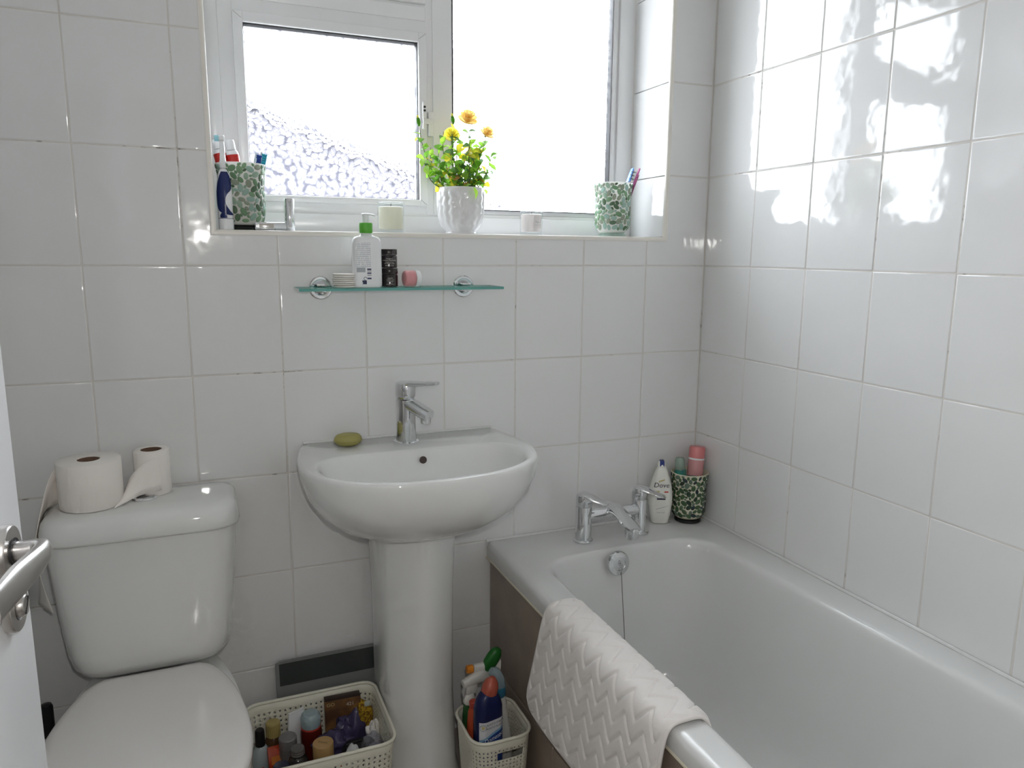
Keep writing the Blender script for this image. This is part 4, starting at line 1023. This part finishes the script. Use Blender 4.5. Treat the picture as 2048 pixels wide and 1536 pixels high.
o, L = stick('shampoo_bottle', (-.048, -.062, BZ + .024), (-.028, -.050, BZ + .222), 'pink capped bottle standing in the dark mosaic tumbler', 'bottle')
PK1 = mat('pink_cap', (.66, .22, .22), .3); PK2 = mat('pink_body', (.62, .30, .30), .35)
mk('body', lathe([(.020, 0), (.0235, .004), (.0235, L * .80), (.0232, L * .81)], 32), PK2, o)
mk('band', lathe([(.0237, L * .80), (.0237, L * .825)], 32), WPL, o)
mk('cap', lathe([(.0234, L * .826), (.0234, L * .97), (.021, L * .995), (.004, L)], 32), PK1, o)
mk('figure_print', patch(on_cyl(.0235, -PI * .80, L * .66), -.006, .005, -.018, .016, 4, 1), DINK, o, smooth=0)
for a, z in ((-PI * .55, L * .72), (-PI * .45, L * .62), (-PI * .62, L * .55)): mk('dot_print', patch(on_cyl(.0235, a, z), -.004, .004, -.004, .004, 3, 1), WPL, o, smooth=0)
o, L = stick('shampoo_bottle', (-.080, -.058, BZ + .024), (-.084, -.042, BZ + .190), 'translucent teal bottle with clear cap in dark mosaic tumbler', 'bottle')
mk('body', loft([at(rrect(.018, .0125, .010), z) for z in (0, L * .78)]), mat('teal_body', (.06, .30, .26), .25), o, smooth=60)
mk('cap', lathe([(.0145, L * .785), (.015, L * .80), (.014, L * .95), (.011, L), (.003, L)], 24), thinclear('cap_clear', (.75, .86, .80), .05, .45, (.45, .58, .52)), o)
o, L = stick('face_wash_tube', (-.065, -.088, BZ + .024), (-.068, -.092, BZ + .145), 'dark teal tube sunk in the dark mosaic tumbler', 'tube')
mk('body', loft([at(rrect(hx, hy, hy * .9), z) for z, hx, hy in ((0, .015, .011), (L * .6, .0165, .009), (L, .0185, .0015))]), mat('teal_dark', (.012, .07, .075), .3), o, smooth=60)
mk('crimp', rbox(-.0186, .0186, -.0017, .0017, L - .006, L + .001, .0008), MATS['teal_dark'], o)

# ================================================================== BATHROOM SCALE BY THE WALL
scl = thing('bathroom_scale', (-1.105, -.062, 0), 'dark glass bathroom scale leaning upright against the tiles', 'scale', rot=(-.125, 0, 0))
mk('glass_plate', tr(prism([(p[0], p[1]) for p in rrect(.150, .1625, .012)], (0, .006)), 0, 0, 0), mat('smoked_glass', (.20, .21, .205), .12), scl, loc=(0, 0, .1625), rot=(PI / 2, 0, 0), smooth=50)
mk('dark_band', box(-.141, .150, -.0066, -.0060, .262, .318), mat('scale_dark', (.045, .052, .052), .2), scl, smooth=0)
for x in (-.125, -.098): mk('electrode_mark', box(x - .006, x + .008, -.0066, -.0060, .225, .229), BLACKR, scl, smooth=0)
mk('body', rbox(-.11, .11, .0, .016, .05, .27, .004), MATS['scale_dark'], scl)

# ================================================================== BASKETS
IVORY = mat('ivory_plastic', (.70, .685, .58), .45)
def basket(name, loc, hx, hy, h, rc, label, cell, handle=None):
    t = thing(name, loc, label, 'basket')
    def ringat(z, off=0.0):
        s = .86 + .14 * z / h
        return [Vector((p[0], p[1], z)) for p in rrect(hx * s - off, hy * s - off, rc * s, 10, 6)]
    base = ringat(h); per = sum((base[i] - base[i - 1]).length for i in range(len(base)))
    nu = int(per / cell); nz = int((h - .045) / cell)
    def surf(u, z, off=0.0):
        rg_ = ringat(z, off); n = len(rg_); d = (u % 1.0) * n; i = int(d) % n; return rg_[i].lerp(rg_[(i + 1) % n], d - int(d))
    # even spacing by arc length
    acc_ = [0]
    for i in range(len(base)): acc_.append(acc_[-1] + (base[(i + 1) % len(base)] - base[i]).length)
    def ut(s):
        s = (s % 1.0) * acc_[-1]
        for i in range(len(base)):
            if acc_[i + 1] >= s: return (i + (s - acc_[i]) / (acc_[i + 1] - acc_[i] + 1e-9)) / len(base)
        return 0
    V = []; Fc = []; z0 = .022; dz_ = (h - .022 - z0) / nz
    zs = [0, .004, z0] ; cache = {}
    U = [ut(i / (nu * 1.0)) for i in range(nu)]
    def vid(iu, z):
        k = (iu % nu, round(z, 5))
        if k not in cache: cache[k] = len(V); V.append(surf(U[iu % nu], z))
        return cache[k]
    def inside_handle(iu, z):
        if not handle: return False
        p = surf(U[iu % nu], z); hc, hw, hz0, hz1 = handle
        return abs((p - hc).x) < hw and p.y < 0 and hz0 < z < hz1
    for i in range(nu):
        for a, b in ((0.0, .004), (.004, z0)): Fc.append((vid(i, a), vid(i + 1, a), vid(i + 1, b), vid(i, b)))
        for k in range(nz):
            a, b = z0 + k * dz_, z0 + (k + 1) * dz_
            q = [vid(i, a), vid(i + 1, a), vid(i + 1, b), vid(i, b)]
            c = (V[q[0]] + V[q[1]] + V[q[2]] + V[q[3]]) / 4
            if inside_handle(i, (a + b) / 2) : continue
            ex = (V[q[1]] - V[q[0]]); ez = (V[q[3]] - V[q[0]])
            s_ = 1 if (i + k) % 2 else -1
            tri_ = [c + ex * -.27 - ez * .24 * s_, c + ex * .27 - ez * .24 * s_, c + ez * .28 * s_]
            if s_ < 0: tri_ = [tri_[1], tri_[0], tri_[2]]
            n0 = len(V); V += tri_
            A_, B_, C_ = n0, n0 + 1, n0 + 2
            if s_ > 0: Fc += [(q[0], q[1], B_, A_), (q[1], q[2], C_, B_), (q[2], q[3], C_), (q[3], q[0], A_, C_)]
            else: # triangle points down: A_ upper-left.. order keeps the surface facing out
                A2, B2, C2 = n0 + 1, n0, n0 + 2
                Fc += [(q[2], q[3], A2, B2), (q[3], q[0], C2, A2), (q[0], q[1], C2), (q[1], q[2], B2, C2)]
        a, b = z0 + nz * dz_, h
        Fc.append((vid(i, a), vid(i + 1, a), vid(i + 1, b), vid(i, b)))
    Fc.append(tuple(vid(i, 0.0) for i in range(nu - 1, -1, -1)))
    w_ = mk('wall', (V, Fc), IVORY, t, smooth=30)
    so = w_.modifiers.new('thickness', 'SOLIDIFY'); so.thickness = .0022; so.offset = -1
    mk('rim', tube([p for p in ringat(h)], .0042, 8, closed=True), IVORY, t, smooth=180)
    return t
basket('storage_basket', (-1.178, -.2, .0005), .158, .132, .245, .035, 'large ivory perforated basket of toiletries between toilet and pedestal', .0125)
hcx = Vector((.012, -.09, .165))
b2 = basket('storage_basket', (-.770, -.278, .0005), .0765, .083, .20, .040, 'small ivory perforated basket of cleaning bottles beside the pedestal', .0098, handle=(hcx, .036, .148, .168))

# ---- toiletries in the large basket
def bottle(name, loc, prof, m_, label, cat='bottle', parts=(), sx=1.0, sy=1.0, rot=None, group=None):
    t = thing(name, loc, label, cat, rot=rot, group=group)
    mk('body', lathe(prof, 28, sx=sx, sy=sy), m_, t)
    for nm, pf_, pm_ in parts: mk(nm, lathe(pf_, 24), pm_, t)
    return t
FZ = .004
GB = 'toiletries in the large basket'
BLK = MATS['black_plastic']
PALE = mat('pale_liquid', (.40, .47, .48), .2); GOLDC = mat('gold_cap', (.42, .33, .12), .3); AMB = mat('amber_dark', (.09, .045, .02), .2)
t = bottle('remover_bottle', (-1.304, -.128, FZ), [(.022, 0), (.025, .004), (.025, .135), (.021, .158), (.0115, .172)], PALE, 'pale blue-grey bottle with a tall black cap in large basket', parts=(('cap', [(.0115, .173), (.012, .175), (.0105, .210), (.009, .213), (.002, .2135)], BLK),), group=GB)
mk('red_mark', patch(on_cyl(.025, -PI * .5, .10), -.004, .004, -.03, .03, 3, 1), REDI, t, smooth=0)
t = bottle('oil_bottle', (-1.272, -.106, FZ), [(.021, 0), (.024, .004), (.024, .15), (.018, .170), (.014, .176)], AMB, 'amber bottle with a ribbed gold cap in large basket', group=GB)
mk('cap', loft([[((.0165 + (.0006 if i % 2 else 0)) * math.cos(2 * PI * i / 48), (.0165 + (.0006 if i % 2 else 0)) * math.sin(2 * PI * i / 48), z) for i in range(48)] for z in (.177, .208)]), GOLDC, t, smooth=20)
mk('cap_top', lathe([(.0165, .2085), (.0155, .2105), (.002, .211)], 32), GOLDC, t)
t = thing('hand_cream_tube', (-1.238, -.098, FZ), 'white squeezy tube standing crimp up in large basket', 'tube', group=GB, rot=(.06, .08, .5))
mk('cap', lathe([(.015, 0), (.016, .002), (.016, .03)], 20), WPL, t)
mk('body', loft([at(rrect(hx, hy, hy * .9), z) for z, hx, hy in ((.031, .017, .016), (.10, .019, .013), (.17, .021, .007), (.222, .0225, .0016))]), WPL, t, smooth=60)
mk('crimp', rbox(-.0226, .0226, -.0018, .0018, .216, .226, .0008), WPL, t)
t = bottle('shower_oil_bottle', (-1.184, -.110, FZ), [(.023, 0), (.026, .004), (.026, .165), (.024, .178), (.0215, .182)], mat('dark_red_liquid', (.10, .012, .008), .15), 'dark red bottle with a pale blue domed cap in large basket', parts=(('cap', [(.0235, .183), (.0240, .186), (.0240, .203), (.0225, .211), (.017, .2165), (.003, .218)], mat('pale_blue_cap', (.34, .43, .46), .3)), ('red_ring', [(.0243, .179), (.0243, .1825)], REDI)), group=GB)
t = thing('hair_dye_box', (-1.103, -.090, FZ), 'brown and gold hair dye box standing in large basket', 'box', group=GB, rotz=-.04)
BRN = mat('box_brown', (.085, .04, .022), .35, var=(14, (.25, .13, .045), .45, .62))
mk('carton', rbox(-.044, .044, -.012, .012, 0, .228, .0012), BRN, t)
bf = on_plane((0, -.0124, 0), (1, 0, 0), (0, 0, 1))
lettering('GO', .013, mat('box_gold_ink', (.55, .45, .22), .4), t, lambda u, v: bf(u - .030, v + .218)); lettering('421', .013, WINK, t, lambda u, v: bf(u + .018, v + .212))
mk('flap', rbox(-.044, .044, -.012, .012, .2285, .2295, .0004), mat('box_dark', (.03, .016, .012), .4), t)
YEL = mat('net_yellow', (.50, .31, .02), .85, var=(160, (.20, .10, .01), .45, .55))
t = thing('net_sponge', (-1.050, -.103, .150), 'mustard yellow net sponge tucked in corner of large basket', 'sponge', group=GB)
mk('netting', blob((.022, .024, .062), 3, .25, 4, 40), YEL, t, smooth=180)
mk('tag', tr(rbox(-.007, .007, -.001, .001, 0, .014, .0006), .004, -.014, .058), mat('tag_grey', (.5, .55, .5), .6), t)
PURP = mat('purple_film', (.055, .045, .105), .22)
t = thing('purple_bag', (-1.100, -.143, .128), 'crumpled dark purple plastic bag on top in large basket', 'bag', group=GB)
mk('film', blob((.044, .030, .085), 8, .34, 4, 44), PURP, t, smooth=50)
mk('trailing_film', tr(blob((.042, .030, .030), 12, .38, 4, 50), -.042, -.030, .035), PURP, t, smooth=50)
t = thing('wash_pouch', (-1.086, -.210, .004), 'black soft zip pouch lying in large basket', 'pouch', group=GB)
mk('body', loft([at(rrect(hx, hy, hy * .8), z) for z, hx, hy in ((0, .034, .022), (.01, .040, .026), (.14, .042, .028), (.170, .038, .024), (.178, .025, .012))]), mat('pouch_black', (.010, .010, .012), .6), t, smooth=60)
mk('zip', tube(crom([(-.03, 0, .177), (0, 0, .180), (.03, 0, .176)], 5), .0016, 6), BLK, t)
t = thing('crumpled_tissue', (-1.046, -.178, .145), 'crumpled white tissue beside the black pouch in large basket', 'tissue', group=GB)
mk('paper', blob((.017, .022, .055), 15, .5, 4, 45), COTTON, t, smooth=40)
CLEARB = thinclear('clear_film', (.80, .80, .86), .12, .22, (.55, .56, .62))
t = thing('clear_bag', (-1.060, -.258, .165), 'crumpled clear plastic bag in the front corner of large basket', 'bag', group=GB)
mk('film', blob((.026, .036, .056), 22, .42, 4, 36), CLEARB, t, smooth=30)
mk('contents', blob((.016, .024, .040), 23, .3, 3, 40), mat('bag_contents', (.20, .20, .26), .5), t, smooth=40)
t = thing('sheet_wrapper', (-1.112, -.276, .185), 'white plastic wrapper with an orange corner in large basket', 'wrapper', group=GB)
mk('film', blob((.026, .020, .026), 31, .5, 4, 44), mat('wrapper_white', (.52, .54, .54), .35), t, smooth=30)
mk('orange_corner', tr(blob((.008, .008, .012), 33, .3, 3, 40), -.027, -.006, -.004), mat('orange_print', (.55, .16, .02), .4), t)
GREYT = mat('grey_translucent', (.16, .15, .145), .2)
bottle('grey_cap_bottle', (-1.243, -.148, FZ), [(.020, 0), (.022, .004), (.022, .155), (.019, .165)], GREYT, 'smoky bottle with a flat grey cap in large basket', parts=(('cap', [(.0205, .166), (.021, .168), (.021, .190), (.019, .1925), (.002, .193)], mat('cap_grey', (.21, .20, .205), .4)),), group=GB)
t = bottle('empty_bottle', (-1.226, -.196, FZ), [(.022, 0), (.026, .004), (.026, .145), (.021, .163), (.0145, .170), (.0145, .174)], thinclear('smoke_clear', (.40, .38, .36), .05, .45, (.09, .085, .08)), 'clear uncapped bottle with a screw neck in large basket', group=GB)
mk('screw_neck', lathe([(.0148, .1745), (.0165, .1755), (.0148, .1785), (.0165, .1815), (.0148, .1845), (.0160, .187), (.0150, .190), (.012, .190)], 28), GREYT, t)
TAN = mat('tan_cap', (.46, .29, .12), .4)
t = bottle('tan_cap_bottle', (-1.170, -.214, FZ), [(.022, 0), (.0245, .004), (.0245, .15), (.023, .155)], mat('tan_body', (.33, .22, .10), .35), 'bottle with a tall flat topped tan cap in large basket', parts=(('cap', [(.0236, .156), (.0242, .158), (.0242, .198), (.0232, .2005), (.002, .201)], TAN),), group=GB)
lettering('bronze', .0085, mat('tan_ink', (.14, .08, .03), .5), t, lambda u, v: (u * .8 + v * .55, u * -.55 + v * .8, .2013))
t = thing('sachet', (-1.268, -.170, .120), 'small red and orange sachet wedged in large basket', 'sachet', group=GB, rot=(-.5, .1, .2))
mk('foil', loft([at(rrect(.022, h_, .0008), z) for z, h_ in ((0, .001), (.01, .005), (.05, .005), (.062, .001))]), mat('sachet_red', (.42, .05, .015), .25), t, smooth=30)
mk('orange_print', patch(on_plane((0, -.0053, .03), (1, 0, 0), (0, 0, 1)), -.016, .016, -.008, .010, 1, 1), MATS['orange_print'], t, smooth=0)
NAV = mat('navy_plastic', (.012, .02, .055), .25)
bottle('blue_bottle', (-1.266, -.232, FZ), [(.024, 0), (.027, .004), (.027, .125), (.020, .150), (.014, .158)], NAV, 'dark navy bottle with stepped cap in large basket', parts=(('cap', [(.0185, .1585), (.019, .160), (.019, .178), (.0165, .1815), (.002, .182)], NAV),), group=GB)
bottle('mouthwash_bottle', (-1.308, -.262, FZ), [(.022, 0), (.0235, .004), (.0235, .12), (.018, .140)], BLK, 'small black bottle against the toilet side of large basket', parts=(('cap', [(.0165, .141), (.017, .143), (.017, .160), (.015, .162), (.002, .1625)], NAV),), group=GB)
t = thing('blue_carton', (-1.123, -.240, FZ), 'navy carton half hidden between pouch and tan cap bottle', 'box', group=GB, rotz=.15)
mk('carton', rbox(-.020, .020, -.016, .016, 0, .145, .001), NAV, t)
mk('flap', rbox(-.020, .020, -.016, .016, .1455, .1463, .0003), NAV, t)
bottle('black_bottle', (-1.190, -.285, FZ), [(.022, 0), (.025, .004), (.025, .13), (.021, .15), (.012, .157)], BLK, 'squat black bottle by the front wall of large basket', parts=(('cap', [(.0125, .158), (.013, .159), (.013, .168), (.011, .170), (.002, .1705)], BLK),), group=GB)

# ---- cleaning bottles in the small basket
GC = 'cleaning bottles in the small basket'
WCL = mat('cleaner_white', (.62, .61, .57), .35); GRN = mat('label_green', (.02, .10, .025), .35); GREENH = mat('trigger_green', (.015, .13, .02), .3); ORN = mat('nozzle_orange', (.62, .20, .01), .35)
t = thing('spray_bottle', (-.768, -.218, FZ), 'spray bottle with orange nozzle and green trigger hood in small basket', 'spray bottle', group=GC, rot=(0, .03, 0))
mk('body', loft([at(rrect(hx, hy, hy * .9), z) for z, hx, hy in ((0, .024, .018), (.005, .026, .020), (.17, .026, .020), (.22, .016, .014), (.245, .011, .011))]), WCL, t, smooth=60)
hd_ = mk('spray_head', join(lathe([(.0125, .246), (.0135, .248), (.0135, .268), (.011, .270)], 20), section(crom([(.030, 0, .300), (.005, 0, .302), (-.02, 0, .305), (-.040, 0, .307)], 4), [.010, .011, .010, .0085], [.020, .017, .0125, .010])), WCL, t)
mk('nozzle', tr(rotm(lathe([(.0085, 0), (.0105, .002), (.0105, .014), (.008, .017)], 16), 'Y', -PI / 2), -.041, 0, .307), ORN, hd_)
mk('green_hood', section(crom([(-.008, -.002, .300), (.004, -.003, .318), (.018, -.003, .340), (.028, -.002, .350)], 5), [.010, .0135, .0135, .0125, .006], [.008, .017, .0175, .014, .006], up=(-.8, 0, .6)), GREENH, hd_)
t = thing('spray_bottle', (-.815, -.230, FZ), 'white trigger spray bottle with green label in small basket', 'spray bottle', group=GC, rot=(0, 0, .15))
mk('body', loft([at(rrect(hx, hy, hy * .9), z) for z, hx, hy in ((0, .0145, .014), (.004, .016, .016), (.15, .0165, .017), (.19, .016, .016), (.225, .013, .012))]), GRN, t, smooth=60)
h2 = mk('spray_head', join(lathe([(.0135, .226), (.0145, .228), (.0150, .245), (.012, .252)], 20), section(crom([(.052, 0, .278), (.035, 0, .287), (.010, 0, .285), (-.016, 0, .280)], 4), [.010, .0115, .011, .009], [.012, .0155, .0145, .010]), rbox(-.010, .020, -.009, .009, .25, .278, .003)), WCL, t)
mk('trigger', section(crom([(-.010, 0, .272), (-.015, 0, .258), (-.012, 0, .240)], 4), [.005, .0055, .004], [.004, .004, .003], up=(1, 0, 0)), mat('grey_trigger', (.36, .36, .36), .4), h2)
bottle('bleach_bottle', (-.816, -.268, FZ), [(.014, 0), (.0165, .004), (.0165, .195), (.014, .225), (.010, .238)], mat('orange_red', (.46, .07, .025), .35), 'orange-red bottle squeezed behind the blue cleaner in small basket', parts=(('cap', [(.0105, .239), (.011, .241), (.011, .252), (.009, .254), (.002, .2545)], mat('red_cap', (.42, .05, .03), .35)),), group=GC)
t = thing('toilet_cleaner', (-.797, -.316, FZ + .018), 'navy toilet cleaner bottle with angled coral cap in small basket', 'bottle', group=GC, rot=(0, 0, .2))
DNV = mat('cleaner_navy', (.008, .014, .075), .3)
crs = ((0, .034, .021), (.005, .0362, .023), (.215, .0362, .023), (.248, .0355, .0225), (.268, .030, .020), (.281, .022, .016), (.287, .014, .013))
mk('body', loft([at(rrect(hx, hy, hy * .9), z) for z, hx, hy in crs]), DNV, t, smooth=60)
mk('cap', section(crom([(.0, 0, .272), (.004, 0, .286), (.010, 0, .306), (.013, 0, .318)], 4), [.0150, .0185, .0180, .0135, .006], [.0150, .0185, .0180, .0135, .006], up=(1, 0, 0)), thinclear('coral_cap', (.85, .45, .40), .08, .62, (.60, .13, .08)), t)
def cfront(off):
    def fn(u, v):
        e_ = max(0.0, abs(u) - .0155); r_ = .0207
        return (u, -.023 - off + r_ - math.sqrt(max(1e-8, r_ * r_ - min(e_, r_ * .97) ** 2)), v)
    return fn
lf = cfront(.0008); lf2 = cfront(.0014)
mk('label', patch(cfront(.0003), -.033, .033, .09, .222, 22, 1), mat('label_white', (.62, .63, .66), .4), t, smooth=60)
lettering('PUNTO STRONG', .0072, DINK, t, lambda u, v: lf(u + .010, v + .213)); lettering('PUNTO FLAVOUR', .0072, DINK, t, lambda u, v: lf(u + .010, v + .204))
mk('round_emblem', tube([lf(-.0255 + .0065 * math.cos(a), .209 + .0075 * math.sin(a)) for a in [2 * PI * k / 20 for k in range(20)]], .0013, 6, closed=True), GINK, t)
mk('emblem_drop', patch(lf, -.0285, -.0225, .205, .213, 2, 1), GOLD, t, smooth=0)
def strip(fn, top, bot, n=16):
    V = []; Fc = []
    for k in range(n + 1):
        u = -.033 + .066 * k / n; V += [fn(u, top(u)), fn(u, bot(u))]
    for k in range(n): q = 2 * k; Fc.append((q + 1, q + 3, q + 2, q))
    return V, Fc
sw = lambda u: .190 + u * .34 - u * u * 2.2
mk('blue_swoosh', strip(lf, sw, lambda u: .09), mat('swoosh_blue', (.02, .06, .26), .35), t, smooth=60)
mk('swoosh_edge', strip(lf2, sw, lambda u: sw(u) - .005), mat('swoosh_pale', (.22, .42, .62), .35), t, smooth=60)
lettering('Domestic', .017, WPL, t, lambda u, v: lf2(u + .003, v + u * .18 + .176), shear=.25, sx=.8)
t = thing('limescale_bottle', (-.728, -.272, FZ), 'slim white bottle with clear domed cap over blue in small basket', 'bottle', group=GC, rot=(.03, -.10, .0))
mk('body', loft([at(rrect(hx, hx * .9, hx * .8), z) for z, hx in ((0, .018), (.004, .020), (.15, .020), (.17, .0195), (.20, .018), (.25, .0165), (.262, .0155))]), WCL, t, smooth=60)
mk('blue_band', lathe([(.0155, .263), (.0178, .266), (.0182, .287), (.0178, .291)], 24), mat('cyan_band', (.03, .17, .28), .3), t)
mk('clear_cap', section(crom([(0, 0, .290), (-.001, 0, .308), (-.006, 0, .326), (-.015, 0, .336)], 4), [.0178, .018, .0155, .008], [.0178, .018, .0155, .008], up=(1, 0, 0)), thinclear('clear_cap_blue', (.78, .88, .92), .05, .45, (.42, .52, .57)), t)
